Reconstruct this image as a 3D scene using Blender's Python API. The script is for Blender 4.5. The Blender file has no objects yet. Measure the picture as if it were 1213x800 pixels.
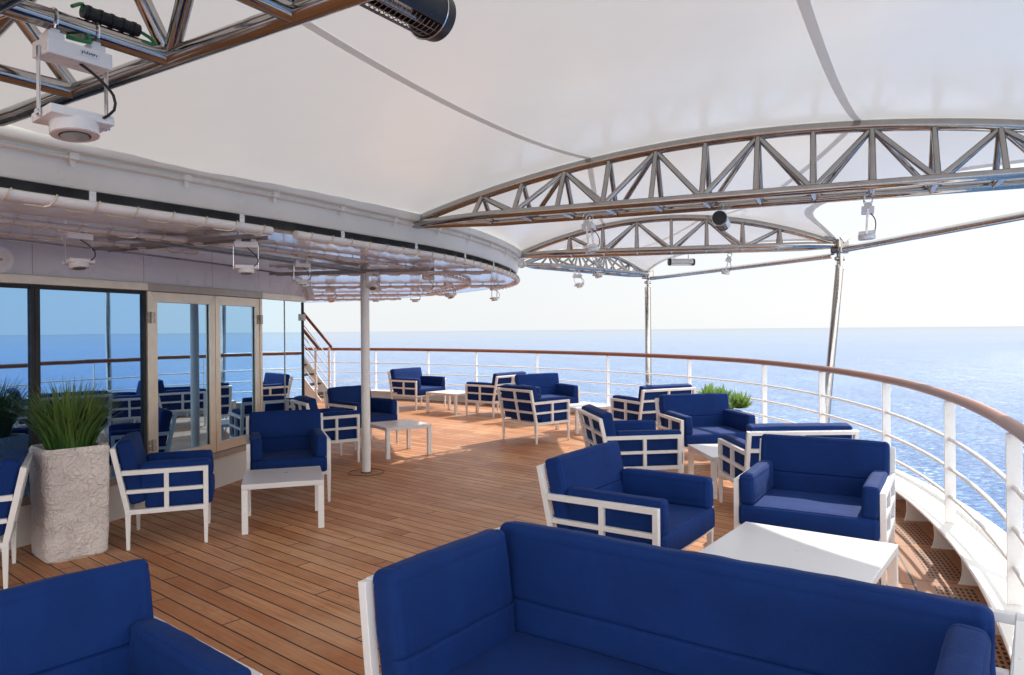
import bpy, bmesh, math, random
from mathutils import Vector, Matrix, noise
random.seed(7)
R = math.radians
S = bpy.context.scene
COL = S.collection

# ------------------------------------------------------------------ node helpers
def new_mat(name):
    m = bpy.data.materials.new(name); m.use_nodes = True
    nt = m.node_tree; nt.nodes.clear()
    out = nt.nodes.new('ShaderNodeOutputMaterial')
    b = nt.nodes.new('ShaderNodeBsdfPrincipled')
    nt.links.new(b.outputs[0], out.inputs[0])
    return m, nt, b, out
def N(nt, typ, **kw):
    n = nt.nodes.new(typ)
    for k, v in kw.items():
        if k in ('operation', 'blend_type', 'data_type', 'noise_dimensions', 'feature', 'interpolation_type', 'wave_type', 'bands_direction', 'distance', 'vector_type', 'noise_type', 'clamp', 'use_clamp', 'rotation_type'):
            setattr(n, k, v)
    return n
def L(nt, a, b): nt.links.new(a, b)
def math_(nt, op, a, b=None, c=None):
    n = nt.nodes.new('ShaderNodeMath'); n.operation = op
    for i, v in enumerate((a, b, c)):
        if v is None: continue
        if isinstance(v, (int, float)): n.inputs[i].default_value = v
        else: L(nt, v, n.inputs[i])
    return n.outputs[0]
def mixc(nt, fac, a, b, bt='MIX'):
    n = nt.nodes.new('ShaderNodeMix'); n.data_type = 'RGBA'; n.blend_type = bt
    for s, v in ((n.inputs[0], fac), (n.inputs[6], a), (n.inputs[7], b)):
        if isinstance(v, (int, float)): s.default_value = v
        elif isinstance(v, tuple): s.default_value = (*v, 1) if len(v) == 3 else v
        else: L(nt, v, s)
    return n.outputs[2]
def noise_(nt, vec, scale, detail=3, rough=.5, dist=0):
    n = nt.nodes.new('ShaderNodeTexNoise'); n.inputs['Scale'].default_value = scale
    n.inputs['Detail'].default_value = detail; n.inputs['Roughness'].default_value = rough
    n.inputs['Distortion'].default_value = dist
    if vec is not None: L(nt, vec, n.inputs['Vector'])
    return n.outputs[0]
def mapr(nt, v, a, b, c, d):
    n = nt.nodes.new('ShaderNodeMapRange')
    L(nt, v, n.inputs[0])
    for i, q in enumerate((a, b, c, d)): n.inputs[i+1].default_value = q
    return n.outputs[0]
def coord(nt, which='Object'):
    return nt.nodes.new('ShaderNodeTexCoord').outputs[which]
def mapping(nt, vec, rot=(0,0,0), sc=(1,1,1), loc=(0,0,0)):
    n = nt.nodes.new('ShaderNodeMapping'); L(nt, vec, n.inputs[0])
    n.inputs['Location'].default_value = loc; n.inputs['Rotation'].default_value = rot; n.inputs['Scale'].default_value = sc
    return n.outputs[0]
def bump(nt, h, strength, dist, b):
    n = nt.nodes.new('ShaderNodeBump'); n.inputs['Strength'].default_value = strength; n.inputs['Distance'].default_value = dist
    L(nt, h, n.inputs['Height']); L(nt, n.outputs[0], b.inputs['Normal'])
    return n
def simple(name, col, rough=.5, metal=0., var=.06, vs=6., bmp=.0, bs=60., coat=0.):
    m, nt, b, out = new_mat(name)
    c = coord(nt)
    f = noise_(nt, c, vs, 4)
    k = mapr(nt, f, .3, .7, 1-var, 1+var*.4)
    mx = nt.nodes.new('ShaderNodeVectorMath'); mx.operation = 'SCALE'
    mx.inputs[0].default_value = col; L(nt, k, mx.inputs['Scale'])
    L(nt, mx.outputs[0], b.inputs['Base Color'])
    f2 = noise_(nt, c, vs*3, 3)
    L(nt, mapr(nt, f2, .3, .7, max(rough-.06, 0), rough+.08), b.inputs['Roughness'])
    b.inputs['Metallic'].default_value = metal
    b.inputs['Coat Weight'].default_value = coat
    if bmp: bump(nt, noise_(nt, c, bs, 3), bmp, .01, b)
    return m

M = {}
M['white'] = simple('white_powder_coat', (.86, .86, .86), .32, var=.03, bmp=.03, bs=180)
M['tabletop'] = simple('white_table_laminate', (.75, .75, .76), .33, var=.02, vs=1.2)
M['ship_white'] = simple('white_ship_paint', (.85, .84, .81), .35, var=.09, vs=2.2, bmp=.12, bs=7)
M['rail_white'] = simple('white_rail_paint', (.86, .85, .83), .3, var=.05, vs=9, bmp=.06, bs=30)
M['cream'] = simple('cream_beam_paint', (.86, .86, .78), .32, var=.08, vs=1.6, bmp=.1, bs=5)
M['fascia'] = simple('pale_grey_fascia', (.76, .74, .77), .28, var=.1, vs=1.2, bmp=.05, bs=4)
M['chrome'] = simple('polished_steel', (.42, .395, .375), .10, 1., var=.1, vs=14)
M['frame'] = simple('champagne_aluminium', (.76, .65, .52), .34, .55, var=.07, vs=9)
M['frame_dark'] = simple('bronze_aluminium', (.42, .36, .31), .36, .5, var=.08, vs=9)
M['black'] = simple('black_rubber', (.012, .012, .014), .5, var=.3)
M['heater'] = simple('black_heater_casing', (.02, .02, .023), .38, .3, var=.2, bmp=.1, bs=200)
M['reflector'] = simple('brushed_reflector', (.7, .7, .72), .2, 1.)
M['pipe'] = simple('pale_pipe_paint', (.82, .78, .75), .35, var=.08)
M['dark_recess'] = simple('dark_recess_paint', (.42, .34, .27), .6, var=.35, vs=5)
M['tray'] = simple('galvanised_tray', (.42, .40, .385), .45, .6, var=.2)
M['green'] = simple('green_earth_cable', (.02, .22, .07), .45)
M['lens'] = simple('lamp_lens_glass', (.35, .36, .38), .12, .6)
M['gridmesh'] = simple('heater_wire_guard', (.3, .3, .31), .3, .9)
M['soil'] = simple('dark_soil', (.03, .02, .014), .9, var=.4, vs=40, bmp=.8, bs=60)
M['seamgrey'] = simple('grey_seam_tape', (.60, .58, .57), .5, var=.06)
M['hull_dark'] = simple('dark_tube_paint', (.02, .025, .035), .35)

# blue acrylic fabric
m, nt, b, out = new_mat('navy_blue_outdoor_fabric'); M['fabric'] = m
c = coord(nt)
n1 = noise_(nt, c, 4.5, 4, .6); n2 = noise_(nt, c, 45, 3, .6)
info = nt.nodes.new('ShaderNodeObjectInfo')
col = mixc(nt, mapr(nt, n1, .3, .7, 0, 1), (.0032, .0235, .128), (.0044, .031, .162))
col = mixc(nt, mapr(nt, n2, .35, .75, 0, .12), col, (.006, .040, .20))
hs = nt.nodes.new('ShaderNodeHueSaturation'); L(nt, col, hs.inputs['Color'])
L(nt, mapr(nt, info.outputs['Random'], 0, 1, .9, 1.1), hs.inputs['Value'])
L(nt, hs.outputs[0], b.inputs['Base Color'])
b.inputs['Roughness'].default_value = .82
b.inputs['Sheen Weight'].default_value = .07; b.inputs['Sheen Roughness'].default_value = .35
b.inputs['Sheen Tint'].default_value = (.35, .55, 1, 1)
b.inputs['Specular IOR Level'].default_value = .2
w1 = N(nt, 'ShaderNodeTexWave', bands_direction='X'); w1.inputs['Scale'].default_value = 210; L(nt, c, w1.inputs[0])
w2 = N(nt, 'ShaderNodeTexWave', bands_direction='Z'); w2.inputs['Scale'].default_value = 210; L(nt, c, w2.inputs[0])
cr = noise_(nt, mapping(nt, c, sc=(1, 1, .45)), 16, 4, .65, 1.2)
hgt = math_(nt, 'ADD', math_(nt, 'MULTIPLY', math_(nt, 'ADD', w1.outputs[1], w2.outputs[1]), .02), cr)
bump(nt, hgt, .5, .006, b)

# teak decking: planks run along the local x of a rotated frame
PLANK_ROT = R(-40.5)
def teak(name, uvmode=False, grating=False):
    m, nt, b, out = new_mat(name)
    if uvmode:
        v = mapping(nt, coord(nt, 'UV'))
    else:
        v = mapping(nt, coord(nt), rot=(0, 0, -PLANK_ROT))
    sep = nt.nodes.new('ShaderNodeSeparateXYZ'); L(nt, v, sep.inputs[0])
    x, y = sep.outputs[0], sep.outputs[1]
    W = .125 if not uvmode else .19
    yy = math_(nt, 'DIVIDE', y, W)
    row = math_(nt, 'FLOOR', yy); fy = math_(nt, 'FRACT', yy)
    wn = nt.nodes.new('ShaderNodeTexWhiteNoise'); wn.noise_dimensions = '1D'; L(nt, row, wn.inputs['W'])
    LEN = 2.35 if not uvmode else 1.6
    # joints step from row to row as shipwrights lay them, with a little scatter
    off = math_(nt, 'ADD', math_(nt, 'MULTIPLY', row, .62 if not uvmode else .5), math_(nt, 'MULTIPLY', wn.outputs[0], .22))
    xx = math_(nt, 'ADD', math_(nt, 'DIVIDE', x, LEN), off)
    cell = math_(nt, 'FLOOR', xx); fx = math_(nt, 'FRACT', xx)
    cid = nt.nodes.new('ShaderNodeCombineXYZ'); L(nt, row, cid.inputs[0]); L(nt, cell, cid.inputs[1])
    wc = nt.nodes.new('ShaderNodeTexWhiteNoise'); wc.noise_dimensions = '3D'; L(nt, cid.outputs[0], wc.inputs['Vector'])
    rnd = wc.outputs[0]
    # caulk
    ey = math_(nt, 'MULTIPLY', math_(nt, 'MINIMUM', fy, math_(nt, 'SUBTRACT', 1, fy)), W)
    ex = math_(nt, 'MULTIPLY', math_(nt, 'MINIMUM', fx, math_(nt, 'SUBTRACT', 1, fx)), LEN)
    wob = math_(nt, 'MULTIPLY', math_(nt, 'SUBTRACT', noise_(nt, v, 30, 2), .5), .002)
    e = math_(nt, 'ADD', math_(nt, 'MINIMUM', ey, ex), wob)
    caulk = mapr(nt, e, .0040, .0054, 1, 0)
    # grain
    gv = nt.nodes.new('ShaderNodeCombineXYZ')
    L(nt, math_(nt, 'ADD', math_(nt, 'MULTIPLY', x, .9), math_(nt, 'MULTIPLY', rnd, 37.)), gv.inputs[0])
    L(nt, math_(nt, 'MULTIPLY', y, 22), gv.inputs[1]); L(nt, math_(nt, 'MULTIPLY', rnd, 11.), gv.inputs[2])
    g = noise_(nt, gv.outputs[0], 2.6, 5, .62, .5)
    g2 = noise_(nt, gv.outputs[0], 11, 3, .6, .2)
    blotch = noise_(nt, v, 1.3, 5, .62, .4)
    spot = noise_(nt, v, 7, 4, .7, .6)
    base = mixc(nt, rnd, (.53, .215, .085), (.90, .50, .255))
    base = mixc(nt, mapr(nt, g, .3, .72, 0, .8), base, (.38, .145, .055))
    base = mixc(nt, mapr(nt, g2, .5, .8, 0, .45), base, (.74, .50, .33))
    base = mixc(nt, mapr(nt, blotch, .48, .72, 0, .55), base, (.76, .50, .31))
    base = mixc(nt, mapr(nt, spot, .56, .8, 0, .5), base, (.27, .105, .042))
    base = mixc(nt, mapr(nt, noise_(nt, v, .5, 4, .6), .36, .62, .55, .0), base, (.36, .14, .055))
    h = math_(nt, 'ADD', math_(nt, 'MULTIPLY', g, .25), math_(nt, 'MULTIPLY', math_(nt, 'SUBTRACT', 1, caulk), 1.0))
    if grating:
        sx = math_(nt, 'FRACT', math_(nt, 'DIVIDE', x, .062)); sy = math_(nt, 'FRACT', math_(nt, 'DIVIDE', y, .030))
        inx = math_(nt, 'LESS_THAN', math_(nt, 'ABSOLUTE', math_(nt, 'SUBTRACT', sx, .5)), .33)
        iny = math_(nt, 'LESS_THAN', math_(nt, 'ABSOLUTE', math_(nt, 'SUBTRACT', sy, .5)), .27)
        bay = math_(nt, 'FRACT', math_(nt, 'DIVIDE', x, .84))
        inb = math_(nt, 'LESS_THAN', math_(nt, 'ABSOLUTE', math_(nt, 'SUBTRACT', bay, .5)), .41)
        inr = math_(nt, 'LESS_THAN', math_(nt, 'ABSOLUTE', math_(nt, 'SUBTRACT', y, .17)), .115)
        hole = math_(nt, 'MULTIPLY', math_(nt, 'MULTIPLY', inx, iny), math_(nt, 'MULTIPLY', inb, inr))
        bx_ = math_(nt, 'MULTIPLY', math_(nt, 'MINIMUM', bay, math_(nt, 'SUBTRACT', 1, bay)), .84)
        line = math_(nt, 'LESS_THAN', bx_, .004)
        caulk = math_(nt, 'MAXIMUM', hole, line)
        h = math_(nt, 'SUBTRACT', 1, caulk)
        base = mixc(nt, .5, base, (.27, .125, .065))
    fin = mixc(nt, caulk, base, (.008, .008, .008))
    L(nt, fin, b.inputs['Base Color'])
    L(nt, mapr(nt, g, .2, .8, .34, .56), b.inputs['Roughness'])
    b.inputs['Specular IOR Level'].default_value = .22
    bump(nt, h, .55, .004, b)
    return m
M['deck'] = teak('teak_deck_planking')
M['margin'] = teak('teak_margin_boards', True)
M['grate'] = teak('teak_perforated_grating', True, True)

# glossy teak handrail
m, nt, b, out = new_mat('varnished_handrail'); M['handrail'] = m
v = coord(nt, 'UV'); sepu = nt.nodes.new('ShaderNodeSeparateXYZ'); L(nt, v, sepu.inputs[0])
sec = math_(nt, 'FLOOR', math_(nt, 'DIVIDE', sepu.outputs[0], 1.9))
wn = nt.nodes.new('ShaderNodeTexWhiteNoise'); wn.noise_dimensions = '1D'; L(nt, sec, wn.inputs['W'])
g = noise_(nt, mapping(nt, v, sc=(2.5, 30, 1)), 3, 4, .6)
cc = mixc(nt, wn.outputs[0], (.19, .050, .018), (.32, .10, .042))
cc = mixc(nt, mapr(nt, g, .35, .7, 0, .6), cc, (.12, .035, .014))
L(nt, cc, b.inputs['Base Color']); b.inputs['Roughness'].default_value = .42; b.inputs['Coat Weight'].default_value = .12; b.inputs['Coat Roughness'].default_value = .15

# window glass: a coated mirror-like pane over a dark interior
def glass(name, tint, face):
    m, nt, b, out = new_mat(name)
    c = coord(nt)
    nt.nodes.remove(b)
    gl = nt.nodes.new('ShaderNodeBsdfGlossy'); gl.inputs['Roughness'].default_value = .012
    gl.inputs['Color'].default_value = (*tint, 1)
    df = nt.nodes.new('ShaderNodeBsdfDiffuse'); df.inputs['Color'].default_value = (.012, .018, .03, 1)
    lw = nt.nodes.new('ShaderNodeFresnel'); lw.inputs['IOR'].default_value = 1.5
    f = math_(nt, 'MINIMUM', math_(nt, 'ADD', math_(nt, 'MULTIPLY', lw.outputs[0], 1.2), face), 1)
    mx = nt.nodes.new('ShaderNodeMixShader'); L(nt, f, mx.inputs[0]); L(nt, df.outputs[0], mx.inputs[1]); L(nt, gl.outputs[0], mx.inputs[2])
    bp = nt.nodes.new('ShaderNodeBump'); bp.inputs['Strength'].default_value = .05; bp.inputs['Distance'].default_value = .02
    L(nt, noise_(nt, mapping(nt, c, sc=(1, 1, .3)), 1.6, 2), bp.inputs['Height']); L(nt, bp.outputs[0], gl.inputs['Normal'])
    L(nt, mx.outputs[0], out.inputs[0])
    return m
M['glass'] = glass('tinted_window_glass', (.35, .62, .97), .68)
M['glass_door'] = glass('door_glass', (.42, .68, .95), .68)
M['glass_screen'] = glass('pale_screen_glass', (.74, .88, .97), .84)

# tensile membrane
m, nt, b, out = new_mat('white_tensile_membrane'); M['membrane'] = m
c = coord(nt)
f = noise_(nt, c, .8, 4, .55)
col = mixc(nt, mapr(nt, f, .3, .7, 0, 1), (.59, .578, .562), (.66, .65, .636))
L(nt, col, b.inputs['Base Color']); b.inputs['Roughness'].default_value = .24; b.inputs['Specular IOR Level'].default_value = .7
tr = nt.nodes.new('ShaderNodeBsdfTranslucent'); tr.inputs['Color'].default_value = (.88, .882, .88, 1)
mx = nt.nodes.new('ShaderNodeMixShader'); mx.inputs[0].default_value = .18
L(nt, b.outputs[0], mx.inputs[1]); L(nt, tr.outputs[0], mx.inputs[2]); L(nt, mx.outputs[0], out.inputs[0])
bump(nt, noise_(nt, c, 1.7, 3), .12, .05, b)

m, nt, b, out = new_mat('grey_translucent_seam'); M['seamgrey'] = m
b.inputs['Base Color'].default_value = (.70, .69, .68, 1); b.inputs['Roughness'].default_value = .35
tr = nt.nodes.new('ShaderNodeBsdfTranslucent'); tr.inputs['Color'].default_value = (.8, .78, .76, 1)
mx = nt.nodes.new('ShaderNodeMixShader'); mx.inputs[0].default_value = .5
L(nt, b.outputs[0], mx.inputs[1]); L(nt, tr.outputs[0], mx.inputs[2]); L(nt, mx.outputs[0], out.inputs[0])

# glossy soffit panels
m, nt, b, out = new_mat('glossy_white_soffit'); M['soffit'] = m
c = coord(nt)
L(nt, mixc(nt, mapr(nt, noise_(nt, c, 1.1, 3), .35, .65, 0, 1), (.84, .85, .89), (.90, .91, .94)), b.inputs['Base Color'])
b.inputs['Roughness'].default_value = .16; b.inputs['Specular IOR Level'].default_value = .9; b.inputs['Coat Weight'].default_value = 1.; b.inputs['Coat Roughness'].default_value = .12
bump(nt, noise_(nt, c, 1.3, 2), .12, .03, b)

# crinkled stone-look planter
m, nt, b, out = new_mat('crinkled_stone_planter'); M['stone'] = m
c = coord(nt)
wv = N(nt, 'ShaderNodeTexVoronoi', feature='DISTANCE_TO_EDGE'); wv.inputs['Scale'].default_value = 15
dn = nt.nodes.new('ShaderNodeVectorMath'); dn.operation = 'ADD'
nz = nt.nodes.new('ShaderNodeTexNoise'); nz.inputs['Scale'].default_value = 9; nz.inputs['Detail'].default_value = 3; L(nt, c, nz.inputs[0])
sc = nt.nodes.new('ShaderNodeVectorMath'); sc.operation = 'SCALE'; sc.inputs['Scale'].default_value = .34; L(nt, nz.outputs['Color'], sc.inputs[0])
L(nt, c, dn.inputs[0]); L(nt, sc.outputs[0], dn.inputs[1]); L(nt, dn.outputs[0], wv.inputs['Vector'])
rid = mapr(nt, wv.outputs['Distance'], 0, .30, 0, 1)
fine = noise_(nt, c, 38, 5, .65, .8)
hh = math_(nt, 'ADD', math_(nt, 'MULTIPLY', rid, .75), math_(nt, 'MULTIPLY', fine, .7))
L(nt, mixc(nt, mapr(nt, noise_(nt, c, 5, 4), .3, .7, 0, 1), (.74, .68, .65), (.86, .80, .77)), b.inputs['Base Color'])
b.inputs['Roughness'].default_value = .8
bump(nt, hh, 1., .012, b)

# foliage
def leafmat(name, c1, c2, tip):
    m, nt, b, out = new_mat(name)
    v = coord(nt, 'UV'); s = nt.nodes.new('ShaderNodeSeparateXYZ'); L(nt, v, s.inputs[0])
    wn = nt.nodes.new('ShaderNodeTexWhiteNoise'); wn.noise_dimensions = '1D'; L(nt, math_(nt, 'FLOOR', s.outputs[0]), wn.inputs['W'])
    cc = mixc(nt, wn.outputs[0], c1, c2); cc = mixc(nt, mapr(nt, s.outputs[1], .3, 1, 0, .8), cc, tip)
    L(nt, cc, b.inputs['Base Color']); b.inputs['Roughness'].default_value = .45
    tr = nt.nodes.new('ShaderNodeBsdfTranslucent'); L(nt, cc, tr.inputs[0])
    mx = nt.nodes.new('ShaderNodeMixShader'); mx.inputs[0].default_value = .25
    L(nt, b.outputs[0], mx.inputs[1]); L(nt, tr.outputs[0], mx.inputs[2]); L(nt, mx.outputs[0], out.inputs[0])
    return m
M['grass'] = leafmat('grass_blades', (.035, .10, .022), (.10, .22, .045), (.22, .33, .09))
M['agave'] = leafmat('agave_leaves', (.10, .22, .05), (.18, .34, .08), (.36, .50, .16))

# sea
m, nt, b, out = new_mat('sea_water'); M['sea'] = m
geo = nt.nodes.new('ShaderNodeNewGeometry')
P = geo.outputs['Position']
d = nt.nodes.new('ShaderNodeVectorMath'); d.operation = 'LENGTH'; L(nt, P, d.inputs[0])
dist = d.outputs['Value']
patch = noise_(nt, mapping(nt, P, sc=(.3, 1, 1)), .0035, 5, .6)

b.inputs['Roughness'].default_value = .10; b.inputs['IOR'].default_value = 1.33; b.inputs['Specular IOR Level'].default_value = .2
h1 = noise_(nt, P, .35, 6, .62, .4); h2 = noise_(nt, mapping(nt, P, rot=(0, 0, .5), sc=(1, .35, 1)), .07, 4, .6)
h3 = noise_(nt, P, 1.6, 4, .6)
sc0 = mixc(nt, mapr(nt, patch, .35, .65, 0, 1), (.045, .145, .34), (.07, .19, .40))
wave = math_(nt, 'ADD', math_(nt, 'MULTIPLY', noise_(nt, mapping(nt, P, rot=(0, 0, .25), sc=(.7, 1.2, 1)), .95, 5, .62, .4), .86), math_(nt, 'MULTIPLY', h2, .14))
sc1 = mixc(nt, mapr(nt, wave, .40, .50, .95, 0), sc0, (.012, .075, .26))  # dark and pale sides of the ripples, their shading painted into the base colour
sc1 = mixc(nt, mapr(nt, wave, .52, .63, 0, .8), sc1, (.38, .51, .70))
L(nt, sc1, b.inputs['Base Color'])
hs_ = math_(nt, 'ADD', math_(nt, 'ADD', math_(nt, 'MULTIPLY', h1, 1.6), math_(nt, 'MULTIPLY', h2, 4.)), math_(nt, 'MULTIPLY', h3, .35))
bp = bump(nt, hs_, 1., 1., b)
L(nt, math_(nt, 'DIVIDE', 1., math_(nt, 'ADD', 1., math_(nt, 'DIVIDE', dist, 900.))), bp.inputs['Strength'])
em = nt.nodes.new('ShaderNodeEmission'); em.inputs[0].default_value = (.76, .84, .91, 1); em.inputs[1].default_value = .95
hz = math_(nt, 'SUBTRACT', 1., math_(nt, 'POWER', 2.718, math_(nt, 'DIVIDE', dist, -6500.)))  # aerial haze put into the water as a glow growing with distance
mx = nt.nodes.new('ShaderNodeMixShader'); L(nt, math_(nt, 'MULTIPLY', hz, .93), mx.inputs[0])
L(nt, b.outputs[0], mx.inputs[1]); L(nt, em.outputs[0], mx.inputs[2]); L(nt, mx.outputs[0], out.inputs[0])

# ------------------------------------------------------------------ mesh helpers
def obj(name, bm, mat, parent=None, smooth=False, loc=None):
    me = bpy.data.meshes.new(name)
    bmesh.ops.recalc_face_normals(bm, faces=bm.faces)
    bm.to_mesh(me); bm.free()
    if smooth:
        for p in me.polygons: p.use_smooth = True
        try: me.set_sharp_from_angle(angle=R(40))
        except Exception: pass
    if mat: me.materials.append(M[mat] if isinstance(mat, str) else mat)
    o = bpy.data.objects.new(name, me); COL.objects.link(o)
    if parent: o.parent = parent
    if loc: o.location = loc
    return o
def tag(o, label=None, cat=None, group=None, kind=None):
    if label: o['label'] = label
    if cat: o['category'] = cat
    if group: o['group'] = group
    if kind: o['kind'] = kind
    return o
def empty(name, loc=(0,0,0), rz=0, label=None, cat=None, group=None):
    o = bpy.data.objects.new(name, None); COL.objects.link(o)
    o.location = loc; o.rotation_euler = (0, 0, rz); o.empty_display_size = .1
    return tag(o, label, cat, group)
def copy_tree(o, parent=None):
    c = o.copy(); COL.objects.link(c)
    if parent: c.parent = parent
    for ch in list(o.children): copy_tree(ch, c)
    return c
def box(bm, c, s, rot=None, bev=.0):
    """box centre c, full size s, optional 3x3/4x4 rotation"""
    t = bmesh.new(); bmesh.ops.create_cube(t, size=1)
    bmesh.ops.scale(t, vec=s, verts=t.verts)
    if bev: bmesh.ops.bevel(t, geom=list(t.edges), offset=bev, segments=2, profile=.6, affect='EDGES')
    mt = Matrix.Translation(c) @ (rot.to_4x4() if rot else Matrix())
    bmesh.ops.transform(t, matrix=mt, verts=t.verts)
    merge(bm, t)
def merge(bm, t):
    me = bpy.data.meshes.new('tmp'); t.to_mesh(me); t.free(); bm.from_mesh(me); bpy.data.meshes.remove(me)
def beam(bm, a, b, w, h=None, up=(0,0,1), bev=.002, w2=None):
    """rectangular bar from a to b; w across, h along up; w2 = taper scale at b"""
    a = Vector(a); b = Vector(b); h = h or w
    z = (b-a).normalized(); x = z.cross(Vector(up))
    if x.length < 1e-4: x = Vector((1, 0, 0))
    x.normalize(); y = x.cross(z).normalized()
    t = bmesh.new(); bmesh.ops.create_cube(t, size=1)
    bmesh.ops.scale(t, vec=(w, h, (b-a).length), verts=t.verts)
    if w2:
        for v in t.verts:
            if v.co.z > 0: v.co.x *= w2; v.co.y *= w2
    if bev: bmesh.ops.bevel(t, geom=list(t.edges), offset=bev, segments=1, affect='EDGES')
    rot = Matrix((x, y, z)).transposed().to_4x4()
    bmesh.ops.transform(t, matrix=Matrix.Translation((a+b)/2) @ rot, verts=t.verts)
    merge(bm, t)
def tube(bm, pts, r, seg=12, cap=True, r2=None, uv=False):
    pts = [Vector(p) for p in pts]; n = len(pts); rings = []
    prev = None; acc = 0; us = []
    uvl = bm.loops.layers.uv.verify() if uv else None
    for i, p in enumerate(pts):
        tdir = (pts[min(i+1, n-1)]-pts[max(i-1, 0)]).normalized()
        if prev is None:
            ref = Vector((0, 0, 1)) if abs(tdir.z) < .95 else Vector((1, 0, 0))
            x = tdir.cross(ref).normalized()
        else:
            x = (prev-tdir*prev.dot(tdir)).normalized()
        prev = x; y = tdir.cross(x)
        rr = r if r2 is None else r+(r2-r)*i/(n-1)
        if i: acc += (p-pts[i-1]).length
        us.append(acc)
        rings.append([bm.verts.new(p+(x*math.cos(2*math.pi*k/seg)+y*math.sin(2*math.pi*k/seg))*rr) for k in range(seg)])
    for i in range(n-1):
        for k in range(seg):
            f = bm.faces.new((rings[i][k], rings[i][(k+1) % seg], rings[i+1][(k+1) % seg], rings[i+1][k]))
            if uv:
                for lp, (uu, vv) in zip(f.loops, ((us[i], k/seg), (us[i], (k+1)/seg), (us[i+1], (k+1)/seg), (us[i+1], k/seg))): lp[uvl].uv = (uu, vv)
    if cap:
        bm.faces.new(list(reversed(rings[0]))); bm.faces.new(rings[-1])
def disc(bm, c, r, h, axis=(0,0,1), seg=32, r2=None):
    t = bmesh.new(); bmesh.ops.create_cone(t, cap_ends=True, segments=seg, radius1=r, radius2=r if r2 is None else r2, depth=h)
    q = Vector((0,0,1)).rotation_difference(Vector(axis).normalized()).to_matrix().to_4x4()
    bmesh.ops.transform(t, matrix=Matrix.Translation(c) @ q, verts=t.verts); merge(bm, t)
def catmull(pts, step=.15):
    P = [Vector(p) for p in pts]; out = []
    for i in range(len(P)-1):
        p0 = P[max(i-1, 0)]; p1 = P[i]; p2 = P[i+1]; p3 = P[min(i+2, len(P)-1)]
        n = max(2, int((p2-p1).length/step))
        for k in range(n):
            t = k/n
            out.append(.5*((2*p1)+(p2-p0)*t+(2*p0-5*p1+4*p2-p3)*t*t+(3*p1-p0-3*p2+p3)*t**3))
    out.append(P[-1]); return out
def resample(pts, step):
    out = [pts[0].copy()]; acc = 0
    for a, b in zip(pts, pts[1:]):
        l = (b-a).length
        while acc+l >= step:
            t = (step-acc)/l; a = a.lerp(b, t); out.append(a.copy()); l = (b-a).length; acc = 0
        acc += l
    return out
def smooth_curve(pts, it):
    for _ in range(it):
        pts = [pts[0]]+[(pts[i-1]+pts[i]*2+pts[i+1])/4 for i in range(1, len(pts)-1)]+[pts[-1]]
    return pts
def normals2(pts, side=1):
    out = []
    for i in range(len(pts)):
        t = pts[min(i+1, len(pts)-1)]-pts[max(i-1, 0)]; t.z = 0; t.normalize()
        out.append(Vector((-t.y, t.x, 0))*side)
    return out
def strip(bm, pts, prof, nrm, uv=False):
    """sweep an open profile [(offset, z), ...] along pts (plan curve)"""
    uvl = bm.loops.layers.uv.verify() if uv else None
    rows = []; acc = 0; us = []
    for i, (p, n) in enumerate(zip(pts, nrm)):
        if i: acc += (pts[i]-pts[i-1]).length
        us.append(acc)
        rows.append([bm.verts.new((p.x+n.x*o, p.y+n.y*o, z)) for o, z in prof])
    for i in range(len(rows)-1):
        for k in range(len(prof)-1):
            f = bm.faces.new((rows[i][k], rows[i+1][k], rows[i+1][k+1], rows[i][k+1]))
            if uv:
                for lp, (uu, vv) in zip(f.loops, ((us[i], prof[k][0]), (us[i+1], prof[k][0]), (us[i+1], prof[k+1][0]), (us[i], prof[k+1][0]))): lp[uvl].uv = (uu, vv)

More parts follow.
